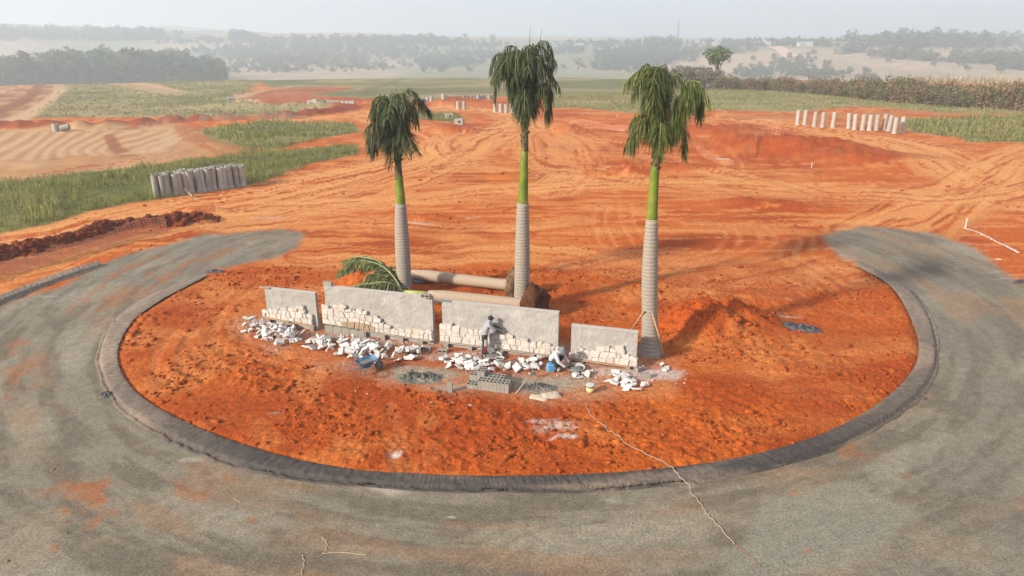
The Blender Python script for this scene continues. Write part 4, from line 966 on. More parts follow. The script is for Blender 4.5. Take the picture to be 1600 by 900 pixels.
M_PAPER = mat('cement_paper', (.46, .37, .28), (.38, .31, .24), 5, .9, .3, 14, .02)
bag(onG(861, 619), .25, 'dusty half-empty cement bag beside the low mortar heap'); bag(onG(842, 621, -.05), -.2, 'small pale sack tucked beside the cement bag')
M_POLY = mat('cane_wood', (.52, .42, .29), (.44, .35, .24), 10, .8, .2)
a, b = onG(806, 616, .03), onG(833, 592, .32); o = empty('hoe', a); tagp(o, 'long-handled hoe leaning into the low mortar heap', 'hoe')
MB().tube([Vector((0, 0, 0)), b - a], [.016, .016], 7).build('handle', M_POLY, o, True)
MB().box((0, 0, -.09), (.2, .012, .2), Rx(.3)).box((0, 0, .02), (.05, .05, .05)).build('blade', M_STEEL, o).location = b - a
def bucket(c, r, h, col, label, lid=None, fill=None, band=None):
    o = empty('bucket', c); tagp(o, label, 'bucket'); t = .008
    MB().lathe([(r * .84, 0), (r, h), (r + .012, h), (r + .012, h - .02), (r - t, h - .02) if 0 else (r - t, h), (r * .84 - t, .01), (.001, .01)], 20).build('body', col, o, True)
    MB().lathe([(r * .86 + .004, h * .12), (r * .955 + .004, h * .68)], 20).build('printed_band', band, o, True) if band else None
    if lid: MB().lathe([(r + .015, h - .01), (r + .015, h + .015), (r * .9, h + .022), (.001, h + .022)], 20).build('lid', lid, o, True)
    if fill: MB().lathe([(r * .95 - t, h * .8), (.001, h * .82)], 16).build('contents', fill, o, True)
    MB().tube([(r * math.cos(q), .02, h * .9 - r * .55 * math.sin(q)) if 0 else (r * 1.02 * math.cos(q), -r * 1.02 * abs(math.sin(q)) * .98, h * .92 - .1 * math.sin(q)) for q in np.linspace(0, math.pi, 10)], .004, 5).build('bail', M_STEEL, o, True)
M_WHITEP = mat('white_plastic', (.48, .47, .44), (.42, .40, .36), 6, .5, .05); M_REDP = mat('red_print', (.45, .09, .07), (.38, .10, .09), 9, .5, .05); M_YEL = mat('yellow_print', (.72, .55, .14), (.66, .55, .25), 9, .5, .05)
M_BLUE = mat('blue_plastic', (.10, .32, .55), (.08, .26, .46), 5, .45, .05); M_BLUEM = mat('blue_paint', (.028, .12, .25), (.05, .14, .25), 7, .5, .2, 20, .01, 0, .4, (.24, .22, .2), 4)
bucket(onG(781, 571), .17, .33, M_WHITEP, 'open white paint bucket with a red printed band behind the white slabs', None, M_MORTD, M_REDP)
bucket(onG(922, 613), .15, .30, M_WHITEP, 'white-lidded bucket with a yellow printed band standing on red soil', M_WHITEP, None, M_YEL)
c = onG(861, 579); o = empty('water_container', c, .3); tagp(o, 'light blue plastic container beside the crouching worker', 'container')
MB().box((0, 0, .13), (.30, .24, .26)).box((0, 0, .275), (.26, .20, .03), None, 0, .8).build('body', M_BLUE, o)
MB().tube([(-.08, 0, .285), (-.08, 0, .34), (.06, 0, .34), (.06, 0, .285)], .018, 7).build('handle', M_BLUE, o, True); MB().lathe([(.03, .285), (.03, .325), (.001, .325)], 10, (.11, 0, 0)).build('cap', M_WHITEP, o)
def tub(px, py, rx, label):
    c = onG(px, py); o = empty('mortar_tub', c); tagp(o, label, 'tub')
    MB().lathe([(rx * .75, 0), (rx, .16), (rx + .03, .165), (rx + .03, .15), (rx - .015, .15) if 0 else (rx - .02, .155), (rx * .74, .015), (.001, .015)], 26).build('basin', M_TUB, o, True)
    MB().lathe([(rx * .92, .11), (rx * .5, .14), (.001, .13)], 20).build('mortar', M_MORTD, o, True)
M_TUB = mat('cement_stained_plastic', (.42, .39, .34), (.32, .30, .26), 6, .7, .2)
tub(770, 560, .36, 'round cement-stained tub at the feet of the standing worker'); tub(899, 579, .36, 'round tub of grey mortar in front of the crouching worker')
c = onG(873, 581); o = empty('paint_can', c); tagp(o, 'small metal can on the ground between the blue container and the mortar tub', 'can')
MB().lathe([(.07, 0), (.07, .15), (.062, .15), (.06, .02), (.001, .02)], 14).build('body', M_STEEL, o, True); MB().lathe([(.073, .142), (.073, .152), (.066, .152), (.066, .142)], 14, close=True).build('rim', M_STEEL, o, True)
# leaning slab at the tub
o = link('broken_stone', ROCKS[0]); p = onG(765, 560); o.location = (p.x, p.y + .25, p.z + .28); o.rotation_euler = (.9, .5, .4); tagp(o, 'long white slab leaning upright over the cement-stained tub', 'stone')
# wheelbarrow
c = onG(572, 582); o = empty('wheelbarrow', c, .6); o.scale = (.9,) * 3; tagp(o, 'blue metal wheelbarrow holding grey mortar, parked before the stone heap', 'wheelbarrow')
def loft(m, rings, cap=True):
    n = len(rings[0]); v = [p for r in rings for p in r]; f = [(k * n + j, k * n + (j + 1) % n, (k + 1) * n + (j + 1) % n, (k + 1) * n + j) for k in range(len(rings) - 1) for j in range(n)]
    if cap: f.append(tuple(range(n - 1, -1, -1)))
    return m.add(v, f)
def rrect(x0, x1, y0, y1, z, zf=0, n=5, r=.12):
    out = []
    for cx, cy, a in ((x1 - r, y1 - r, 0), (x0 + r, y1 - r, 90), (x0 + r, y0 + r, 180), (x1 - r, y0 + r, 270)):
        for k in range(n): q = math.radians(a + 90 * k / (n - 1)); x, y = cx + r * math.cos(q), cy + r * math.sin(q); out.append((x, y, z + zf * (x - x0) / (x1 - x0)))
    return out
tr = MB(); loft(tr, [rrect(-.2, .22, -.18, .18, .30), rrect(-.38, .46, -.30, .30, .56, .06), rrect(-.40, .48, -.32, .32, .565, .06), rrect(-.40, .48, -.32, .32, .55, .06), rrect(-.375, .455, -.295, .295, .55, .06), rrect(-.19, .21, -.17, .17, .312)], True)
tr.f.append(tuple(range(5 * 20, 6 * 20))); tr.mi.append(0); tr.build('tray', M_BLUEM, o)
mm = MB().add([tuple(p) for p in rrect(-.30, .36, -.24, .24, .46, .03)] + [(.02, 0, .49)], [(j, (j + 1) % 20, 20) for j in range(20)]); mm.build('mortar', M_MORTD, o, True)
for s in (-1, 1):
    MB().tube([(.62, s * .06, .2), (.2, s * .17, .28), (-.3, s * .25, .36), (-.85, s * .28, .5)], .018, 7).build('handle', M_BLUEM, o, True)
    MB().tube([(-.2, s * .22, .34), (-.3, s * .24, .0), (-.16, s * .24, .0), (-.05, s * .2, .31)], .014, 6).build('leg', M_BLUEM, o, True)
wh = MB().lathe([(.12, -.035), (.19, -.03), (.2, 0), (.19, .03), (.12, .035)], 22, (.62, 0, .2), Rx(ONSIDE), close=True).build('wheel', M_RUB, o, True)
MB().lathe([(.12, -.012), (.12, .012), (.02, .05), (.02, -.05)], 16, (.62, 0, .2), Rx(ONSIDE), close=True).build('hub', M_STEEL, wh, True)
# cable and string
def cable(pts, r, m, name, label, cat, dz=.02, lift=None):
    L = smooth_line([tuple(onG(*p, dz)) for p in pts], 8); P = []
    for k, q in enumerate(L):
        z = gz(q[0], q[1]) + dz
        dk = float(np.min(np.hypot(kerb_out[:, 0] - q[0], kerb_out[:, 1] - q[1])))
        if dk < .55: z = max(z, .26)
        w = .02 * math.sin(k * 1.3); P.append(Vector((q[0] + w, q[1], z)))
    c0 = P[0].copy(); o = MB().tube([p - c0 for p in P], r, 5).build(name, m, None, True); o.location = c0; tagp(o, label, cat)
M_CABLE = mat('pale_cable', (.45, .36, .30), (.4, .32, .26), 5, .6, 0); M_STR = mat('straw_string', (.56, .48, .32), (.5, .42, .28), 5, .8, 0); M_CABR = mat('red_cable', (.36, .13, .09), (.30, .12, .08), 5, .6, 0)
cable([(915, 632), (922, 646), (945, 668), (965, 682), (990, 700), (1020, 716), (1045, 727), (1052, 742), (1066, 762), (1084, 775), (1098, 793), (1106, 806), (1120, 820), (1148, 852)], .009, M_CABLE, 'power_cable', 'pale thin cable snaking from the work area over the kerb onto the road', 'cable', .025)
cable([(1150, 853), (1170, 868), (1186, 884), (1186, 885)], .007, M_CABR, 'power_cable', 'reddish cable end continuing across the crushed stone road', 'cable')
cable([(505, 866), (530, 864), (572, 868)], .0055, M_STR, 'straw_string', 'straight pale straw string lying alone on the grey road', 'string')
cable([(502, 840), (510, 848), (508, 862), (497, 872)], .0055, M_STR, 'straw_string', 'curled pale string hooking over the straight straw on the road', 'string')
cable([(472, 868), (475, 880), (470, 899)], .0055, M_STR, 'straw_string', 'short wavy string near the curled one on the grey road', 'string')
cable([(365, 780), (376, 786)], .0055, M_STR, 'straw_string', 'tiny straw fragment on the grey road near the orange soil stain', 'string')

# ------------------------------------------------------------------ people
M_SKIN = mat('dark_skin', (.085, .045, .028), (.07, .038, .024), 6, .6, 0); M_GREY = mat('grey_shirt', (.27, .28, .30), (.23, .235, .255), 6, .9, .3, 14, .02); M_WSH = mat('white_shirt', (.44, .44, .45), (.38, .38, .395), 6, .9, .3, 14, .02)
M_BLACK = mat('black_cloth', (.02, .02, .024), (.03, .03, .034), 6, .9, .3, 14, .02); M_REDC = mat('red_cloth', (.34, .035, .035), (.28, .03, .03), 6, .9, .2); M_HATG = mat('grey_hat', (.17, .175, .19), (.13, .135, .15), 6, .9, .3)
def figure(J, E, Rr, loc, rz, label, regions, head, cap, sc=1.0):
    """J joints, E bones, Rr radii -> one skinned body; regions: (child name, bones, material, inflate)"""
    names = list(J); me = bpy.data.meshes.new('body'); me.from_pydata([J[n] for n in names], [(names.index(a), names.index(b)) for a, b in E], [])
    tmp = bpy.data.objects.new('tmp', me); COL.objects.link(tmp); sk = tmp.modifiers.new('s', 'SKIN'); sk.use_smooth_shade = True; sb = tmp.modifiers.new('u', 'SUBSURF'); sb.levels = sb.render_levels = 2
    for i, n in enumerate(names):
        r = Rr[n]; me.skin_vertices[0].data[i].radius = r if isinstance(r, tuple) else (r, r)
    me.skin_vertices[0].data[names.index('pelvis')].use_root = True
    bm = bpy.data.meshes.new_from_object(tmp.evaluated_get(bpy.context.evaluated_depsgraph_get())); bpy.data.objects.remove(tmp)
    n = len(bm.vertices); V = np.zeros(n * 3); bm.vertices.foreach_get('co', V); V = V.reshape(-1, 3); N = np.zeros(n * 3); bm.vertices.foreach_get('normal', N); N = N.reshape(-1, 3)
    best = np.full(n, 1e9); who = np.zeros(n, int)
    for k, (a, b) in enumerate(E):
        p, q = np.array(J[a]), np.array(J[b]); e = q - p; t = np.clip(((V - p) @ e) / (e @ e), 0, 1); d = np.linalg.norm(V - p - t[:, None] * e, axis=1) / (.02 + .5 * (max(np.max(Rr[a]), .01) + max(np.max(Rr[b]), .01))); m = d < best; best[m] = d[m]; who[m] = k
    root = empty('person', loc, rz); root.scale = (sc,) * 3; tagp(root, label, 'person')
    bm.materials.clear(); bm.materials.append(M_SKIN); link('body', bm, root)
    polys = [tuple(p.vertices) for p in bm.polygons]
    for nm, bones, mt, inf in regions:
        ids = {k for k, (a, b) in enumerate(E) if f'{a}-{b}' in bones}
        fs = [p for p in polys if sum(who[i] in ids for i in p) >= len(p) / 2]
        if not fs: continue
        u = sorted({i for p in fs for i in p}); ix = {i: k for k, i in enumerate(u)}
        cl = MB().add([tuple(V[i] + N[i] * inf) for i in u], [tuple(ix[i] for i in p) for p in fs]); cl.build(nm, mt, root, True)
    cap(root, Vector(J[head])); return root
def hand(J, E, R, nm, wrist, d, side):
    d = Vector(d).normalized(); s = Vector(side).normalized(); w = Vector(wrist); palm_ = w + d * .09; J[nm] = tuple(palm_); R[nm] = (.035, .02)
    for k, (o_, l_) in enumerate(((-.03, .07), (-.01, .085), (.01, .08), (.03, .065))):
        a = palm_ + s * o_ + d * .03; b = a + d * l_ * .55 + Vector((0, 0, -.012)); c = b + d * l_ * .45 + Vector((0, 0, -.025))
        for q, p, r in ((f'{nm}f{k}a', a, .011), (f'{nm}f{k}b', b, .01), (f'{nm}f{k}c', c, .008)): J[q] = tuple(p); R[q] = r
        E += [(nm, f'{nm}f{k}a'), (f'{nm}f{k}a', f'{nm}f{k}b'), (f'{nm}f{k}b', f'{nm}f{k}c')]
    a = w + d * .05 + s * .045; b = a + d * .04 + s * .02; J[nm + 'ta'] = tuple(a); J[nm + 'tb'] = tuple(b); R[nm + 'ta'] = .013; R[nm + 'tb'] = .01; E += [(nm, nm + 'ta'), (nm + 'ta', nm + 'tb')]
def base_fig(J, R):
    E = [('pelvis', 'belly'), ('belly', 'chest'), ('chest', 'neck'), ('neck', 'head'), ('head', 'crown'), ('head', 'nose')]
    for s in 'LR':
        E += [('chest', 'shoulder' + s), ('shoulder' + s, 'elbow' + s), ('elbow' + s, 'wrist' + s), ('wrist' + s, 'hand' + s), ('pelvis', 'hip' + s), ('hip' + s, 'knee' + s), ('knee' + s, 'ankle' + s), ('ankle' + s, 'toe' + s)]
    R.update(pelvis=(.15, .12), belly=(.14, .115), chest=(.165, .125), neck=.058, head=(.088, .10), crown=(.075, .085), nose=.02)
    for s in 'LR': R.update({'shoulder' + s: .072, 'elbow' + s: .048, 'wrist' + s: .034, 'hip' + s: .098, 'knee' + s: .066, 'ankle' + s: .046, 'toe' + s: (.045, .03)})
    return E
TOR = ['pelvis-belly', 'belly-chest', 'chest-neck'] ; SH = lambda s: ['chest-shoulder' + s, 'shoulder%s-elbow%s' % (s, s)]
# standing worker, facing +x, leaning in, both arms to the wall
J = dict(pelvis=(0, 0, .93), belly=(.03, 0, 1.08), chest=(.13, 0, 1.30), neck=(.22, 0, 1.47), head=(.27, 0, 1.585), crown=(.28, 0, 1.66), nose=(.385, 0, 1.575),
         shoulderL=(.16, .17, 1.40), elbowL=(.40, .20, 1.24), wristL=(.60, .12, 1.14), shoulderR=(.16, -.17, 1.40), elbowR=(.38, -.22, 1.18), wristR=(.60, -.14, 1.02),
         hipL=(0, .09, .88), kneeL=(.05, .11, .49), ankleL=(-.02, .12, .09), toeL=(.16, .14, .035), hipR=(0, -.09, .88), kneeR=(.02, -.11, .49), ankleR=(-.10, -.12, .09), toeR=(.08, -.14, .035))
R = {}; E = base_fig(J, R); hand(J, E, R, 'handL', J['wristL'], (.9, -.15, -.3), (0, 1, .2)); hand(J, E, R, 'handR', J['wristR'], (.85, .1, -.5), (0, 1, .2))
def cap1(root, h):
    MB().lathe([(.098, -.01), (.104, .03), (.095, .08), (.06, .115), (.001, .125)], 18, h + Vector((.005, 0, .02))).build('cap', M_BLACK, root, True)
    MB().add([(h.x + .07, h.y - .07, h.z + .03), (h.x + .17, h.y - .05, h.z + .005), (h.x + .17, h.y + .05, h.z + .005), (h.x + .07, h.y + .07, h.z + .03), (h.x + .07, h.y - .07, h.z + .045), (h.x + .17, h.y - .05, h.z + .015), (h.x + .17, h.y + .05, h.z + .015), (h.x + .07, h.y + .07, h.z + .045)], [(3, 2, 1, 0), (4, 5, 6, 7), (0, 1, 5, 4), (1, 2, 6, 5), (2, 3, 7, 6), (3, 0, 4, 7)]).build('cap_peak', M_BLACK, root)
p = onG(757, 556); LEGS = sum((['pelvis-hip' + s, 'hip%s-knee%s' % (s, s), 'knee%s-ankle%s' % (s, s)] for s in 'LR'), [])
figure(J, E, R, (p.x, p.y, p.z - .01), WANG + .62, 'standing worker in grey long-sleeved shirt and dark trousers reaching to the wall', [('shirt', TOR + SH('L') + SH('R'), M_GREY, .02), ('trousers', LEGS, M_BLACK, .022), ('shoe', ['ankleL-toeL'], M_BLACK, .012), ('shoe', ['ankleR-toeR'], M_BLACK, .012)], 'head', cap1, 1.0)
per = [o for o in COL.objects if o.name.startswith('person')][0]
for s, (z0, z1, m_) in enumerate(((.52, .80, M_WHITEP), (.24, .52, M_REDC))):
    MB().add([(x_, -.205 - .0 * k + (.02 if z < .5 else 0), z) for k in (0,) for z in (z0, z1) for x_ in (-.035, .045)] + [(x_, -.17, z) for z in (z0, z1) for x_ in (-.05, .06)], [(0, 1, 3, 2), (4, 0, 2, 6), (1, 5, 7, 3), (2, 3, 7, 6), (0, 4, 5, 1)]).build('trouser_stripe', m_, per)
# crouching worker, facing +x, squatting, both arms down to the tub
J = dict(pelvis=(-.12, 0, .28), belly=(-.10, 0, .42), chest=(.08, 0, .62), neck=(.22, 0, .72), head=(.30, 0, .80), crown=(.33, 0, .87), nose=(.41, 0, .765),
         shoulderL=(.12, .18, .66), elbowL=(.30, .24, .44), wristL=(.50, .16, .28), shoulderR=(.12, -.18, .66), elbowR=(.26, -.25, .42), wristR=(.46, -.16, .24),
         hipL=(-.10, .10, .26), kneeL=(.26, .20, .46), ankleL=(.02, .20, .09), toeL=(.20, .24, .035), hipR=(-.10, -.10, .26), kneeR=(.26, -.20, .46), ankleR=(.02, -.20, .09), toeR=(.20, -.24, .035))
R = {}; E = base_fig(J, R); hand(J, E, R, 'handL', J['wristL'], (.8, -.2, -.4), (0, 1, .2)); hand(J, E, R, 'handR', J['wristR'], (.8, .15, -.45), (0, 1, .2))
def cap2(root, h):
    MB().lathe([(.19, -.035), (.185, -.02), (.112, .02), (.106, .07), (.085, .115), (.001, .125)], 20, h + Vector((.015, 0, .015)), Ry(.3)).build('bucket_hat', M_HATG, root, True)
p = onG(866, 577); FS = lambda s: ['elbow%s-wrist%s' % (s, s)]
figure(J, E, R, (p.x, p.y + .1, p.z - .01), WANG - .15, 'crouching worker in white shirt and grey bucket hat leaning over a mortar tub', [('shirt', TOR + SH('L') + SH('R') + FS('L') + FS('R'), M_WSH, .024), ('trousers', LEGS, M_BLACK, .022), ('shoe', ['ankleL-toeL'], M_BLACK, .012), ('shoe', ['ankleR-toeR'], M_BLACK, .012)], 'head', cap2, 1.05)
print('palms/people ok')
# ------------------------------------------------------------------ concrete pipes
M_PIPE = mat('grey_concrete', (.39, .37, .32), (.31, .295, .25), 3, .95, .3, 20, .01, .3, .1, (.27, .255, .22), 1.2)
M_PIPEP = mat('pale_concrete', (.37, .34, .29), (.31, .28, .24), 3, .95, .3, 20, .01, .12, .1)
def pipe_mesh(h, r, m, bell=True):
    t = r * .16; pr = [(r * 1.22, 0), (r * 1.22, .16), (r * 1.02, .3), (r, h), (r - t, h), (r - t, .02)] if bell else [(r, 0), (r, h), (r - t, h), (r - t, .0)]
    return MB().lathe(pr, 16, close=True).mesh('concrete_pipe', m, False)
def smooth_by(me): me.polygons.foreach_set('use_smooth', [True] * len(me.polygons)); return me
PA = pipe_mesh(1.95, .25, M_PIPE); PB = pipe_mesh(2.45, .33, M_PIPEP); PC = pipe_mesh(1.2, .45, M_PIPEP, False); PD = pipe_mesh(1.7, .4, M_PIPEP)
def pipe(me, p, tilt, label, group, sc=1):
    o = link('concrete_pipe', me); o.location = p; o.rotation_euler = (tilt[0], tilt[1], rnd.uniform(0, 6)); o.scale = (sc,) * 3; return tagp(o, label, 'concrete pipe', group)
a = np.array(G(246, 309)); b = np.array(G(379, 291)); n_ = 15; dv = (b - a) / n_; nv_ = np.array((-dv[1], dv[0])) / np.linalg.norm(dv)
for r in range(3):
    for k in range(n_ + 1):
        if r == 2 and k < 5: continue
        p = a + dv * (k + .5 * (r % 2)) + nv_ * (.72 * r) + np.array((rnd.uniform(-.08, .08), rnd.uniform(-.1, .1)))
        lab = ('upright grey pipe in the front row of the dense pipe cluster at the weeds', 'pipes, front row of the cluster') if r == 0 else ('upright grey pipe standing behind the front row of the dense pipe cluster', 'pipes behind the cluster front')
        pipe(PA, (p[0], p[1], gz(*p) - .03), (rnd.uniform(-.04, .04), rnd.uniform(-.09, .0)), *lab, sc=rnd.uniform(.96, 1.04))
for i, (px, py) in enumerate([(1246, 195), (1257, 195), (1272, 198), (1285, 199), (1301, 199), (1326, 201), (1335, 202.5), (1347, 203.5), (1358, 204), (1369, 204), (1380, 203), (1388, 205), (1397, 209), (1409, 207.5)]):
    p = onG(px, py); lab = ('pale upright pipe in the widely spaced row of five beside the soil bank', 'spaced pipes') if i < 5 else ('pale upright pipe in the close row of nine beside the grass patch', 'close row of pale pipes')
    pipe(PB, (p.x, p.y, p.z - .05), (rnd.uniform(-.03, .03), .09 if i in (0, 5, 6, 8, 11) else rnd.uniform(-.02, .03)), *lab)
def prow(x0, y0, x1, y1, n, me, label, group):
    for k in range(n):
        t = k / max(n - 1, 1); p = onG(x0 + (x1 - x0) * t, y0 + (y1 - y0) * t); pipe(me, (p.x, p.y + rnd.uniform(-.3, .3), p.z - .05), (0, rnd.uniform(-.02, .02)), label, group)
prow(484, 164, 553, 167, 19, PC, 'short wide pale pipe section in the distant row beside the red pad', 'row of sections by the red pad')
prow(700, 157.5, 770, 154.5, 13, PC, 'short wide pale pipe section in the curved distant row behind the fork', 'curved row of sections')
prow(656, 160, 674, 159, 4, PC, 'short pale pipe section in the small row of four behind the palm crown', 'row of four sections')
prow(693, 159, 698, 158, 3, PC, 'pale pipe section bunched at the head of the curved distant row', 'sections bunched at the row head')
prow(716, 171, 725, 171, 2, PD, 'tall pale pipe of the pair standing by the far track', 'pipe pair by the far track')
prow(774, 175, 800, 176, 4, PD, 'tall pale pipe of the four standing behind the tallest palm', 'pipes behind the tallest palm')
p = onG(88, 205); pipe(PC, (p.x, p.y, p.z - .05), (0, 0), 'pale pipe ring standing upright before the red soil berm', None, 1.0)
p = onG(101, 205); o = pipe(PC, (p.x - .5, p.y, p.z + .45), (0, 0), 'pale pipe ring lying tilted beside the upright one at the berm', None, 1.0); o.rotation_euler = (0, 1.35, .3); o.location.z = p.z + .4
# square manhole boxes with the dark of the round hole painted as a black disc
def mbox(px, py, label, s=1.05, rz=.2):
    p = onG(px, py); o = empty('manhole_box', p, rz); tagp(o, label, 'manhole box'); 
    MB().box((0, 0, s * .4), (s * 1.3, s, s * .8)).build('body', M_PIPEP, o)
    MB().lathe([(s * .26, 0), (s * .26, .03), (s * .2, .03), (s * .2, 0)], 16, (s * .1, -s * .5 - .005, s * .4), Rx(ONSIDE), close=True).build('collar', M_PIPEP, o); MB().lathe([(s * .2, .008), (.001, .008)], 16, (s * .1, -s * .5 - .005, s * .4), Rx(ONSIDE)).build('dark_hole_disc', M_BLACK, o)
mbox(702, 185, 'square pale manhole box half sunk in the grass crescent'); mbox(718, 194, 'square pale manhole box with a round hole at the crescent tip', 1.1, -.2); mbox(391, 166, 'small pale box beside the dirt loop of the far field', 1.2); mbox(360, 158, 'small grey box lying in the dry far field', 1.2)
# sign board leaning at the pipe cluster
p = onG(300, 309); o = empty('leaning_sign', p, -.5); tagp(o, 'dark leaning board with white lettering in front of the pipe cluster', 'sign')
MM = Ry(-.95); MB().box((-.35, 0, .42), (.28, .04, 1.15), MM).build('board', M_NECK, o)
for k in range(3): MB().box(Vector((-.35, -.024, .42)) + MM @ Vector((.02, 0, -.42 + .16 * k)), (.16, .006, .07), MM).build('lettering', M_WHITEP, o)
MB().tube([(.02, 0, .12), (.5, 0, -.02), (.9, .05, -.08)], .012, 5).build('rod', M_STEEL, o)
# stakes
def stake(px, py, h, r, m, label, lean=0):
    p = onG(px, py); o = MB().tube([(0, 0, -.1), (lean, 0, h)], [r, r * .9], 6).build('survey_stake', m); o.location = p; tagp(o, label, 'stake')
stake(340, 330, .85, .03, M_POLY, 'thin pale stake beside the low soil heap in front of the pipes', -.08)
stake(1508, 357, .75, .05, M_WHITEP, 'white stake at the head of the lime line'); stake(1141, 212, .6, .04, M_WHITEP, 'small pale stake on the red bank above the netting'); stake(1242, 224, .6, .04, M_WHITEP, 'tilted pale stake on the red bank below the spaced pipes', -.2); stake(1268, 262, .6, .04, M_WHITEP, 'small pale stake at the foot of the red bank'); stake(964, 183, .7, .04, M_WHITEP, 'lone white stake at the edge of the green field')
for k, (px, py) in enumerate([(69, 121.5), (144, 121), (185, 121), (211, 121.5), (270, 120.5), (297, 121.5), (424, 120.5), (449, 121), (497, 120), (521, 120.5), (569, 120), (592, 120.5), (633, 120), (656, 121), (677, 120)]):
    p = terr(px, py + 1); o = link('white_marker', MARK) if k else MB().lathe([(.30, 0), (.34, .5), (.3, .95), (.15, 1.05), (.001, 1.06)], 8).build('white_marker', M_WHITEP)
    if not k: MARK = o.data
    o.location = p; tagp(o, 'small white marker drum along the far rim of the graded plateau', 'marker', 'white markers on the plateau rim')
# lime line: crumbly white powder strip
L = smooth_line([G(*p) for p in [(1507, 356), (1530, 364), (1552, 375), (1575, 386), (1590, 394)]], 22); xs = np.repeat(L[:, 0], 4); ys = np.repeat(L[:, 1], 4); q = np.random.RandomState(5)
xs = xs + q.normal(0, .045, len(xs)); ys = ys + q.normal(0, .07, len(ys)); o = clods('lime_line', xs, ys, q.uniform(.02, .06, len(xs)), 5, (.5, .47, .44), (.45, .4, .37), 'white powdered lime line dribbled over red soil beside the road', .4, M_WHITEV := vcol_mat('lime', .95)); o['category'] = 'lime line'
for px, py, s, lab in [(1560, 406, .28, 'white plank scrap at the road edge below the lime line'), (1130, 243, 1.6, 'white sheet lying at the foot of the red bank netting'), (970, 204, 1.0, 'white strip at the foot of the far netting')]:
    p = onG(px, py); o = MB().box((0, 0, .04), (s, s * .22, .05), None, 0, .9).build('white_scrap', M_WHITEP); o.location = p; o.rotation_euler = (0, 0, -.4 if s < .5 else -.02); tagp(o, lab, 'scrap')
# ------------------------------------------------------------------ orange safety netting
M_NET = mat('faded_netting', (.52, .24, .14), (.46, .22, .13), 4, .8, 0); 
def net(pts, hts, label, lean=.25, dv=.22, nh=11, sw=.02):
    P = smooth_line([tuple(onG(*p)) for p in pts], 12); d = np.concatenate([[0], np.cumsum(np.linalg.norm(np.diff(P, axis=0), axis=1))]); n = max(int(d[-1] / dv), 4); t = np.linspace(0, d[-1], n)
    B = np.stack([np.interp(t, d, P[:, k]) for k in range(3)], 1); hh = np.interp(t / d[-1], np.linspace(0, 1, len(hts)), hts) * (.85 + .3 * vn(t * .8, t * 0, 3)); tg = np.gradient(B, axis=0); nn = np.stack([-tg[:, 1], tg[:, 0], 0 * t], 1); nn /= np.linalg.norm(nn, axis=1)[:, None] + 1e-9
    root = empty('safety_netting', tuple(B[0])); tagp(root, label, 'netting'); m = MB()
    pt = lambda i, f: Vector(B[i] - B[0]) + Vector(nn[i]) * lean * f * hh[i] + Vector((0, 0, hh[i] * f + .02)) + Vector((0, 0, .03 * math.sin(i * 1.7 + f * 4)))
    for j in range(nh):
        f = j / (nh - 1)
        for i in range(n - 1):
            a, b = pt(i, f), pt(i + 1, f); u = Vector((0, 0, sw)); m.add([a - u, b - u, b + u, a + u], [(0, 1, 2, 3)])
    for i in range(n):
        for j in range(nh - 1):
            a, b = pt(i, j / (nh - 1)), pt(i, (j + 1) / (nh - 1)); u = Vector(tg[i]).normalized() * sw * .8; m.add([a - u, a + u, b + u, b - u], [(0, 1, 2, 3)])
    m.build('mesh', M_NET, root)
    for i in range(0, n, max(int(3.2 / dv), 2)):
        a, b = pt(i, -.1), pt(i, 1.08); MB().tube([a, b], .025, 5).build('post', M_POLE, root)
    return root
net([(-40, 447), (0, 432), (60, 417), (130, 397), (205, 374), (262, 362)], [.75, .7, .75, .7, .95, 1.0], 'faded orange netting strung along the dark clod row beside the road')
net([(1060, 222), (1100, 230), (1150, 232), (1190, 228), (1216, 228)], [.9, .8, .6, .7, 1.1], 'faded orange netting sagging below the high red bank', .3, .45, 6, .018)
net([(888, 196), (900, 198), (935, 200), (965, 204), (992, 206)], [.6, 1.2, .6, .7, .7], 'far orange netting sagging beside the small red mound', .3, .45, 6, .018)

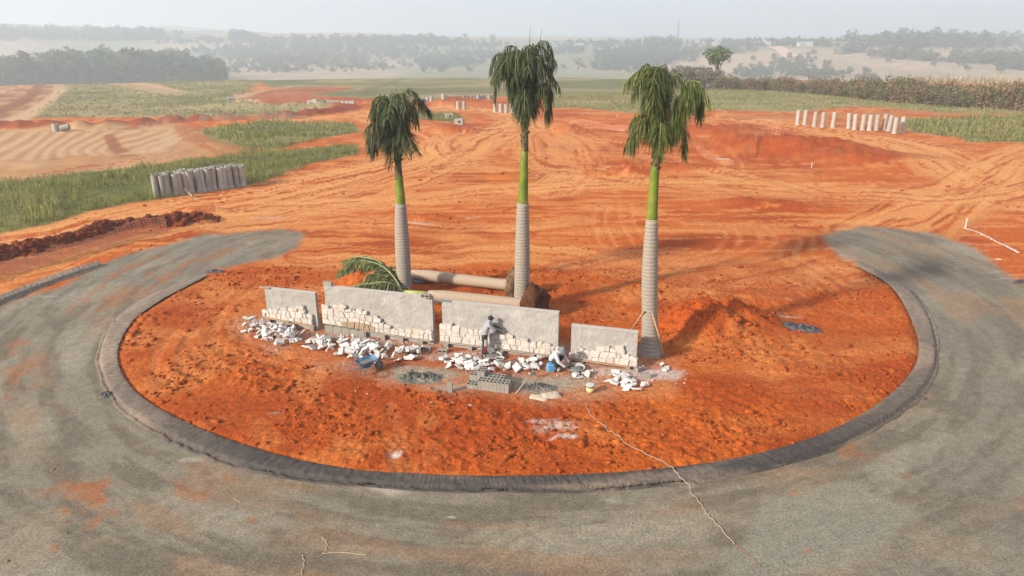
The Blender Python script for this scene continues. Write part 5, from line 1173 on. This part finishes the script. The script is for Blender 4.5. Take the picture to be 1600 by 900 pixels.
# ------------------------------------------------------------------ grass and weeds (countless)
M_GRASS = vcol_mat('grass_blades', .8, ((3, .2),), (), .1, .4)
def grass(name, P, dens, h0, h1, w, cols, seed, label, nb=5, keep=None):
    r = np.random.RandomState(seed); x0, y0 = P.min(0); x1, y1 = P.max(0); n = int(dens * (x1 - x0) * (y1 - y0)); x = r.uniform(x0, x1, n); y = r.uniform(y0, y1, n)
    wa_ = np.clip(np.hypot(x, y) * .012, .12, 3); s = sdist(P, x + (fbm(x / 3, y / 3, 3, 60) - .5) * wa_ * 3, y); k = s > .1
    k &= np.abs(np.arctan2(x, y)) < .72
    if keep is not None: k &= r.rand(n) < keep(x, y)
    x, y = x[k], y[k]; n = len(x); z = HT(x, y)
    cl = fbm(x / 3.5, y / 3.5, 3, seed + 2); hh = (h0 + (h1 - h0) * sst(.3, .7, cl)) * r.uniform(.6, 1.25, n)
    dryp = sst(.5, .68, fbm(x / 7, y / 5, 4, seed + 5))[:, None] * .6
    V = np.zeros((n, nb, 4, 3)); cc = np.asarray(cols)[r.randint(0, len(cols), n)] * r.uniform(.75, 1.25, (n, 1)) * (.8 + .4 * cl[:, None]); cc = cc * (1 - dryp) + np.array((.33, .29, .12)) * dryp; C_ = np.repeat(np.repeat(cc[:, None], nb, 1)[:, :, None], 4, 2) * r.uniform(.8, 1.2, (n, nb, 1, 1))
    for b in range(nb):
        a = r.uniform(0, 6.28, n); sp = r.uniform(.05, .45, n) * hh; h = hh * r.uniform(.6, 1.1, n); ox = r.uniform(-.15, .15, n); oy = r.uniform(-.15, .15, n); wx, wy = np.cos(a + 1.57) * w, np.sin(a + 1.57) * w
        bx, by = x + ox, y + oy; tx, ty = bx + np.cos(a) * sp, by + np.sin(a) * sp
        V[:, b, 0] = np.stack([bx - wx, by - wy, z - .02], 1); V[:, b, 1] = np.stack([bx + wx, by + wy, z - .02], 1); V[:, b, 2] = np.stack([tx + wx * .5, ty + wy * .5, z + h], 1); V[:, b, 3] = np.stack([tx - wx * .5, ty - wy * .5, z + h * .97], 1)
    F = np.arange(n * nb * 4).reshape(-1, 4); o = link(name, np_mesh(name, V.reshape(-1, 3), F, C_.reshape(-1, 3), False, M_GRASS), kind='stuff'); o['label'] = label; o['category'] = 'grass'; return o
GC = [(.20, .21, .05), (.245, .24, .068), (.28, .25, .09), (.18, .195, .052)]; GW = [(.27, .27, .065), (.31, .29, .085), (.19, .205, .055)]; GD = [(.29, .25, .11), (.33, .28, .135), (.22, .21, .08)]
pipe_c = (a0 := np.array(G(312, 296)))
grass('tall_weeds', P_GRASS_A, 9.0, .22, .75, .022, GC + GW[2:], 701, 'tall green weeds growing beside the pipe cluster', 5, lambda x, y: (np.hypot((x - pipe_c[0]) / 8, (y - pipe_c[1]) / 2.2) > 1) * np.clip(1.2 - np.hypot(x, y) / 130, .15, 1))
grass('flowering_weeds', poly([(60, 345), (120, 300), (230, 275), (330, 268), (330, 262), (200, 268), (40, 300), (0, 330)]), 2.6, .5, .9, .05, GW, 702, 'yellow-green flowering weeds in the left grass strip', 5, lambda x, y: sst(.45, .6, fbm(x / 4, y / 4, 3, 712)) * (np.hypot((x - pipe_c[0]) / 8, (y - pipe_c[1]) / 2.2) > 1))
grass('green_grass', P_GRASS_B, 1.8, .3, .75, .06, GC, 703, 'green grass island beyond the weeds', 4)
grass('green_grass', P_CRESC, 1.8, .3, .75, .06, GC, 704, 'green grass crescent around the manhole boxes', 4)
grass('green_grass', P_GR_R, 2.2, .3, .9, .06, GC + GD[:1], 705, 'green grass patch beside the close pipe row', 4)
grass('field_grass', P_FIELD3, 1.2, .15, .45, .06, GC + GD + GD, 706, 'green and straw field grass in front of the brown hedge', 4)
STRIPX = poly([(140, 122), (205, 122), (305, 145), (245, 146)])
grass('dry_grass', P_FIELD, .6, .18, .42, .07, GD + GD + GC[:1], 707, 'dry straw grass of the far plot', 4, lambda x, y: 1 - region(STRIPX, x, y, 1.0))
grass('cane_stubble', poly([(1380, 127), (1440, 128), (1700, 136), (1700, 129), (1440, 125)]), .25, 2.0, 3.4, .2, [(.42, .35, .2), (.36, .3, .17)], 708, 'pale dry cane standing behind the hedge', 3)

# ------------------------------------------------------------------ trees and shrubs
M_FOL = vcol_mat('foliage', .8, ((1.2, .25),), (), .1, .2)
M_BARK = mat('bark', (.13, .095, .065), (.09, .065, .045), 4, .95, .3)
def crown(seed, n, lobes, sz, cols, flat=.8):
    """leaf faces spread over overlapping lobes: (x,y,z,r)"""
    r = np.random.RandomState(seed); L = np.array(lobes, float); w = L[:, 3] ** 2; li = r.choice(len(L), n, p=w / w.sum()); d = r.normal(size=(n, 3)); d /= np.linalg.norm(d, axis=1)[:, None]
    rr2 = L[li, 3] * (1 - .45 * r.rand(n) ** 2) * (.82 + .36 * vn(d[:, 0] * 3 + li, d[:, 2] * 3 + d[:, 1] * 2, seed)); d[:, 2] *= flat; c = L[li, :3] + d * rr2[:, None]
    nrm = d + r.normal(size=(n, 3)) * .6; nrm /= np.linalg.norm(nrm, axis=1)[:, None]; u = np.cross(nrm, r.normal(size=(n, 3))); u /= np.linalg.norm(u, axis=1)[:, None] + 1e-9; v = np.cross(nrm, u)
    s = sz * r.uniform(.6, 1.3, n)[:, None]; V = np.stack([c - u * s - v * s * .6, c + u * s - v * s * .3, c + u * s * .7 + v * s * .8, c - u * s * .8 + v * s * .6], 1).reshape(-1, 3)
    col = np.asarray(cols)[r.randint(0, len(cols), len(L))][li] * r.uniform(.7, 1.3, (n, 1)); return V, np.arange(n * 4).reshape(-1, 4), np.repeat(col, 4, 0)
def lobes_for(seed, H, W, k, base=.35):
    r = np.random.RandomState(seed); out = []
    for i in range(k): a = r.uniform(0, 6.28); q = r.rand() ** .5 * W * .32; out.append((math.cos(a) * q, math.sin(a) * q, H * r.uniform(base + .12, .84), W * r.uniform(.17, .30)))
    return out
OLIVE = [(.10, .115, .045), (.085, .10, .04), (.12, .125, .05)]; DARKG = [(.06, .085, .035), (.08, .105, .042), (.05, .072, .03)]; BROWN = [(.18, .12, .06), (.21, .14, .07), (.15, .12, .055), (.12, .12, .045)]; FRESH = [(.11, .16, .035), (.08, .13, .03), (.14, .18, .045)]; GREYB = [(.18, .15, .105), (.15, .13, .085), (.14, .13, .08)]
def tree_proto(name, seed, H, W, n, sz, cols, k=9, base=.35, trunk=True):
    root = empty(name); lb = lobes_for(seed, H, W, k, base); V, F, c = crown(seed, n, lb, sz, cols)
    link('crown', np_mesh('crown', V, F, c, False, M_FOL), root)
    if trunk:
        m = MB().tube([(0, 0, -.3), (H * .02, 0, H * .25), (0, H * .01, H * .5), (0, 0, H * .7)], [H * .03, H * .024, H * .016, H * .006], 7)
        for l in lb[:6]: m.tube([(0, 0, H * .3), (l[0] * .5, l[1] * .5, H * .3 + (l[2] - H * .3) * .6), (l[0], l[1], l[2])], [H * .014, H * .009, H * .003], 5)
        m.build('trunk', M_BARK, root, True)
    return root
def place(proto, p, sc, rz, label, cat, group=None, first=[None]):
    o = copy_tree(proto); o.location = p; o.rotation_euler = (0, 0, rz); o.scale = sc if hasattr(sc, '__len__') else (sc,) * 3; return tagp(o, label, cat, group)
def drop(o):
    for c in list(o.children): bpy.data.objects.remove(c)
    bpy.data.objects.remove(o)
# hedge of brown scrub
SHR = [tree_proto('hedge_shrub', 800 + k, 4.2, 6.4, 1500, .17, BROWN, 12, -.12) for k in range(4)]
hd = smooth_line([G(*p) for p in [(1122, 139), (1200, 142), (1280, 147), (1360, 154), (1440, 162), (1520, 168), (1600, 172), (1680, 176)]], 8)
dd_ = np.concatenate([[0], np.cumsum(np.hypot(*np.diff(hd, axis=0).T))]); t = 0; k = 0
while t < dd_[-1]:
    for row in range(2):
        x, y = np.interp(t, dd_, hd[:, 0]) + rnd.uniform(-1, 1), np.interp(t, dd_, hd[:, 1]) + rnd.uniform(-1, 1) + 4.2 * row
        s = rnd.uniform(.8, 1.3) * (.9 if y > 180 else 1.0); place(SHR[k % 4], (x, y, gz(x, y) - .2), (s, s, s * rnd.uniform(.8, 1.1)), rnd.uniform(0, 6), 'brown-leaved scrub shrub in the long dense hedge behind the pale pipes' if row == 0 else 'brown-leaved scrub shrub in the back row of the long hedge', 'shrub', 'hedge shrubs, front row' if row == 0 else 'hedge shrubs, back row'); k += 1
    t += 3.6
for s in SHR: drop(s)
# grove and green tree left of the hedge
GRV = [tree_proto('grove_tree', 820 + k, 7.5, 7.5, 900, .26, GREYB, 10, .15) for k in range(3)]
for k, (px, py) in enumerate([(1048, 138), (1058, 137), (1068, 139), (1079, 138), (1090, 139), (1100, 138), (1110, 139), (1120, 139)]):
    p = terr(px, py); place(GRV[k % 3], (p.x, p.y, gz(p.x, p.y) - .2), rnd.uniform(.8, 1.05), rnd.uniform(0, 6), 'grey-brown rounded tree in the small grove behind the green palm', 'tree', 'grove behind the green palm')
for s in GRV: drop(s)
g = tree_proto('green_tree', 830, 11.5, 6.5, 1100, .27, FRESH, 9, .45); p = terr(1119, 138); place(g, (p.x, p.y, gz(p.x, p.y) - .2), 1.25, 0, 'tall fresh green tree rising out of the grey-brown grove', 'tree'); drop(g)
# ---- far woods: joined, they read as one mass
def wood(name, spots, protos, seed, label):
    r = np.random.RandomState(seed); VV = []; CC = []
    for (p, s) in spots:
        V, c = protos[r.randint(len(protos))]; a = r.uniform(0, 6.28); ca, sa = math.cos(a), math.sin(a); W = V * s * np.array((1, 1, r.uniform(.85, 1.2)))
        W = np.stack([W[:, 0] * ca - W[:, 1] * sa, W[:, 0] * sa + W[:, 1] * ca, W[:, 2]], 1) + np.array(p); VV.append(W); CC.append(c * r.uniform(.75, 1.25))
    V = np.concatenate(VV); o = link(name, np_mesh(name, V, np.arange(len(V)).reshape(-1, 4), np.concatenate(CC), False, M_FOL), kind='stuff'); o['label'] = label; o['category'] = 'trees'
def cp(seed, H, W, n, sz, cols, k=7, base=.1):
    V, F, c = crown(seed, n, lobes_for(seed, H, W, k, base), sz, cols); return V, c
PT_F = [cp(840 + k, 20, 11, 420, .62, DARKG + OLIVE[:1], 10, -.05) for k in range(5)]
sp = []
r = np.random.RandomState(850)
for k in range(430):
    px = r.uniform(-60, 350); rr_ = r.uniform(600, 760) + (r.rand() < .3) * 60; d = ray(px, 118); q = rr_ / math.hypot(d[0], d[1]); x, y = d[0] * q, d[1] * q
    sp.append(((x, y, float(HTF(np.array([x]), np.array([y]))[0]) - 1), np.interp(px, [-60, 60, 150, 260, 350], [1.05, 1.15, 1.42, 1.42, 1.05]) * r.uniform(.75, 1.12)))
wood('distant_forest', sp, PT_F, 851, 'hazy dark forest edge beyond the far rim of the graded plateau')
PT_W = [cp(860 + k, 9.5, 10, 110, .8, OLIVE + DARKG, 7, .0) for k in range(6)]
def patch(L, seed):
    r = np.random.RandomState(seed); out = []
    for (cx, cy, rx, ry, n, hs) in L:
        for k in range(int(n * 1.15)):
            a = r.uniform(0, 6.28); q = r.rand() ** .5 if r.rand() < .75 else r.uniform(.8, 1.6); p = terr(cx + rx * q * math.cos(a), cy + ry * q * math.sin(a))
            if p is None or p.length > 5500: continue
            out.append(((p.x, p.y, p.z - .5), hs * r.uniform(.7, 1.3)))
    return out
wood('hill_woodland', patch([(425, 92, 70, 12, 130, 1.0), (520, 96, 60, 10, 110, .9), (600, 84, 60, 8, 90, 1.0), (690, 100, 42, 7, 110, 1.0), (745, 88, 45, 5, 60, 1.0), (490, 76, 90, 6, 90, 1.1), (400, 110, 60, 5, 60, .7), (560, 106, 60, 4, 40, .7), (350, 84, 60, 6, 60, 1.0)], 870), PT_W, 871, 'bluish woods filling the folds of the far pasture hills left of centre')
wood('hill_woodland', patch([(1000, 92, 60, 12, 170, 1.1), (1030, 74, 24, 8, 70, 1.5), (960, 106, 40, 6, 60, .9), (1110, 82, 45, 4, 60, .9), (880, 82, 28, 4, 40, 1.0), (1240, 104, 24, 10, 55, .8), (1180, 116, 34, 6, 50, .7), (1270, 118, 40, 4, 40, .8), (1400, 88, 32, 4, 36, 1.0), (1330, 82, 22, 3, 16, 1.0), (1440, 92, 28, 3, 26, 1.0), (1530, 96, 46, 5, 70, 1.0), (1590, 102, 26, 6, 50, 1.1), (1360, 124, 14, 2, 8, .7)], 872), PT_W, 873, 'bluish woods in the folds of the far pasture hills right of centre')
wood('ridge_woodland', [q for q in patch([(60, 58, 150, 5, 170, 1.5), (190, 60, 55, 5, 70, 1.5), (300, 66, 60, 4, 40, .9), (380, 64, 16, 3, 14, 2.0), (470, 66, 100, 4, 110, 1.1), (640, 68, 90, 4, 130, 1.3), (960, 70, 80, 3, 70, 1.0), (1180, 70, 80, 3, 80, 1.0), (1480, 70, 110, 5, 220, 1.6), (1290, 70, 60, 3, 50, .9), (740, 72, 60, 3, 40, .8)], 874)], PT_W, 875, 'pale hazy tree line along the crest of the far hills')
# single far trees on the pastures
LONE = tree_proto('lone_tree', 880, 8, 9, 260, .5, OLIVE, 8, .25)
lone = [(927, 72), (941, 70), (947, 74), (615, 88), (640, 92), (588, 98), (596, 97), (604, 108), (647, 82), (708, 78), (716, 80), (1175, 96), (1296, 104), (1290, 106), (1353, 117), (1425, 78), (1510, 112), (1565, 114), (1500, 84), (395, 62), (540, 60), (575, 112), (450, 113), (520, 114), (660, 114), (688, 115), (735, 113), (1150, 82), (1140, 100), (1210, 92), (880, 108), (866, 100), (1088, 92), (905, 96), (430, 116), (1270, 86), (1385, 100), (1460, 104)]
for k, (px, py) in enumerate(lone):
    p = terr(px, py)
    if p: s = rnd.uniform(.8, 1.2) * (1.2 if k < 5 else 1); place(LONE, (p.x, p.y, p.z - .3), (s * rnd.uniform(.9, 1.3), s, s * rnd.uniform(.8, 1.2)), rnd.uniform(0, 6), 'lone dark tree standing on the dry pasture of the far hills', 'tree', 'lone pasture trees')
drop(LONE)
for k, (px, py) in enumerate([(415, 119), (925, 132), (795, 150), (838, 160), (912, 178)][:2]):
    pass
# far houses, sheds and the mast
M_WALLW = mat('far_white_wall', (.44, .41, .37), (.4, .37, .33), .3, .9, 0); M_ROOF = mat('far_tile_roof', (.42, .22, .14), (.36, .2, .13), .3, .9, 0); M_ROOFW = mat('far_metal_roof', (.36, .36, .36), (.3, .3, .3), .3, .7, 0); M_WIN = mat('far_window', (.06, .07, .08), (.05, .06, .07), .3, .3, 0)
def house(px, py, w, dpt, h, roof, label, group=None):
    p = terr(px, py)
    if p is None: return
    o = empty('far_house', (p.x, p.y, p.z - .5), rnd.uniform(-.3, .3)); tagp(o, label, 'house', group)
    MB().box((0, 0, h / 2), (w, dpt, h)).build('wall', M_WALLW, o)
    MB().add([(-w * .54, -dpt * .56, h), (w * .54, -dpt * .56, h), (w * .54, dpt * .56, h), (-w * .54, dpt * .56, h), (-w * .54, 0, h + dpt * .22), (w * .54, 0, h + dpt * .22)], [(0, 1, 5, 4), (2, 3, 4, 5), (1, 2, 5), (3, 0, 4), (3, 2, 1, 0)]).build('roof', roof, o)
    for k in range(3): MB().box((w * (-.3 + .3 * k), -dpt / 2 - .02, h * .5), (w * .12, .06, h * .35)).build('window', M_WIN, o)
for px, py in [(1545, 90), (1556, 87), (1580, 84), (1590, 92), (1575, 94), (1562, 96), (1542, 88), (1596, 86)]: house(px, py, 10, 7, 3.2, M_ROOF if px % 2 else M_ROOFW, 'far house among trees on the right hillside with a pale wall', 'houses among the hillside trees')
for px, py in [(1181, 70), (1255, 72), (1270, 72), (1305, 72), (1320, 73), (1200, 71), (1120, 72), (905, 73)]: house(px, py, 15, 9, 4, M_ROOFW, 'long pale shed on the crest of the far hills', 'sheds on the hill crest')
p = terr(1456, 126); 
for px in (1456, 1497): house(px, 125, 9, 5, 1.6, M_ROOFW, 'low white-roofed shed just behind the cane and hedge', 'low sheds behind the hedge')
p = terr(1058, 72) or Vector((560, 2300, 45)); o = empty('radio_mast', p); tagp(o, 'tall thin radio mast on the crest of the far hills', 'mast'); hm = (75 - 36) / 1130 * p.length * .95 + CAMH - p.z
m = MB()
for k in range(3): q = 2.1 * k; m.tube([(1.6 * math.cos(q), 1.6 * math.sin(q), 0), (.5 * math.cos(q), .5 * math.sin(q), hm)], .35, 5)
m.build('legs', M_STEEL, o); m = MB()
for k in range(20):
    z0, z1 = hm * k / 20, hm * (k + 1) / 20; r0, r1 = 1.6 - 1.1 * k / 20, 1.6 - 1.1 * (k + 1) / 20
    for q in range(3): m.tube([(r0 * math.cos(2.1 * q), r0 * math.sin(2.1 * q), z0), (r1 * math.cos(2.1 * q + 2.1), r1 * math.sin(2.1 * q + 2.1), z1)], .15, 4)
m.build('lattice', M_STEEL, o)
# the far pale dirt road climbing the hill
L = [terr(*q) for q in [(1262, 112), (1252, 104), (1243, 96), (1232, 88), (1220, 80), (1208, 75)]]; L = smooth_line([tuple(q) for q in L if q], 10); V = []; wd = 9.0
for k, q in enumerate(L):
    tg = L[min(k + 1, len(L) - 1)] - L[max(k - 1, 0)]; nn_ = np.array((-tg[1], tg[0])) / (np.hypot(tg[0], tg[1]) + 1e-9)
    for s in (-1, -.5, 0, .5, 1): x, y = q[0] + nn_[0] * s * wd, q[1] + nn_[1] * s * wd; V.append((x, y, float(HTF(np.array([x]), np.array([y]))[0]) + 2.0))
F = [(k * 5 + j, k * 5 + j + 1, k * 5 + 6 + j, k * 5 + 5 + j) for k in range(len(L) - 1) for j in range(4)]
link('hill_road', np_mesh('hill_road', V, F, None, True, mat('pale_dirt', (.55, .36, .24), (.5, .32, .2), .1, .95, 0)), kind='structure')
# ------------------------------------------------------------------ smoke haze: one even volume round everything
zt_ = max(float(Z.max()) + 24, 60, p.z + hm + 3) + 2; zb_ = float(Z.min()) - 2; hb = MB().box((0, 0, (zt_ + zb_) / 2), (12400, 12400, zt_ - zb_)); print('haze', zb_, zt_, hm, p); hz = hb.build('haze', None or bpy.data.materials.new('haze'), kind='stuff')
hm_ = hz.data.materials[0]; hm_.use_nodes = True; hn = hm_.node_tree.nodes; hn.clear(); vo = hn.new('ShaderNodeVolumePrincipled'); ho = hn.new('ShaderNodeOutputMaterial')
vo.inputs['Color'].default_value = (.84, .92, 1.0, 1); vo.inputs['Density'].default_value = HAZE; vo.inputs['Anisotropy'].default_value = .35; hm_.node_tree.links.new(vo.outputs[0], ho.inputs['Volume'])
hz['label'] = 'thin pale smoke haze lying over the whole landscape'; hz['category'] = 'haze'
print('all ok', len(bpy.data.objects))
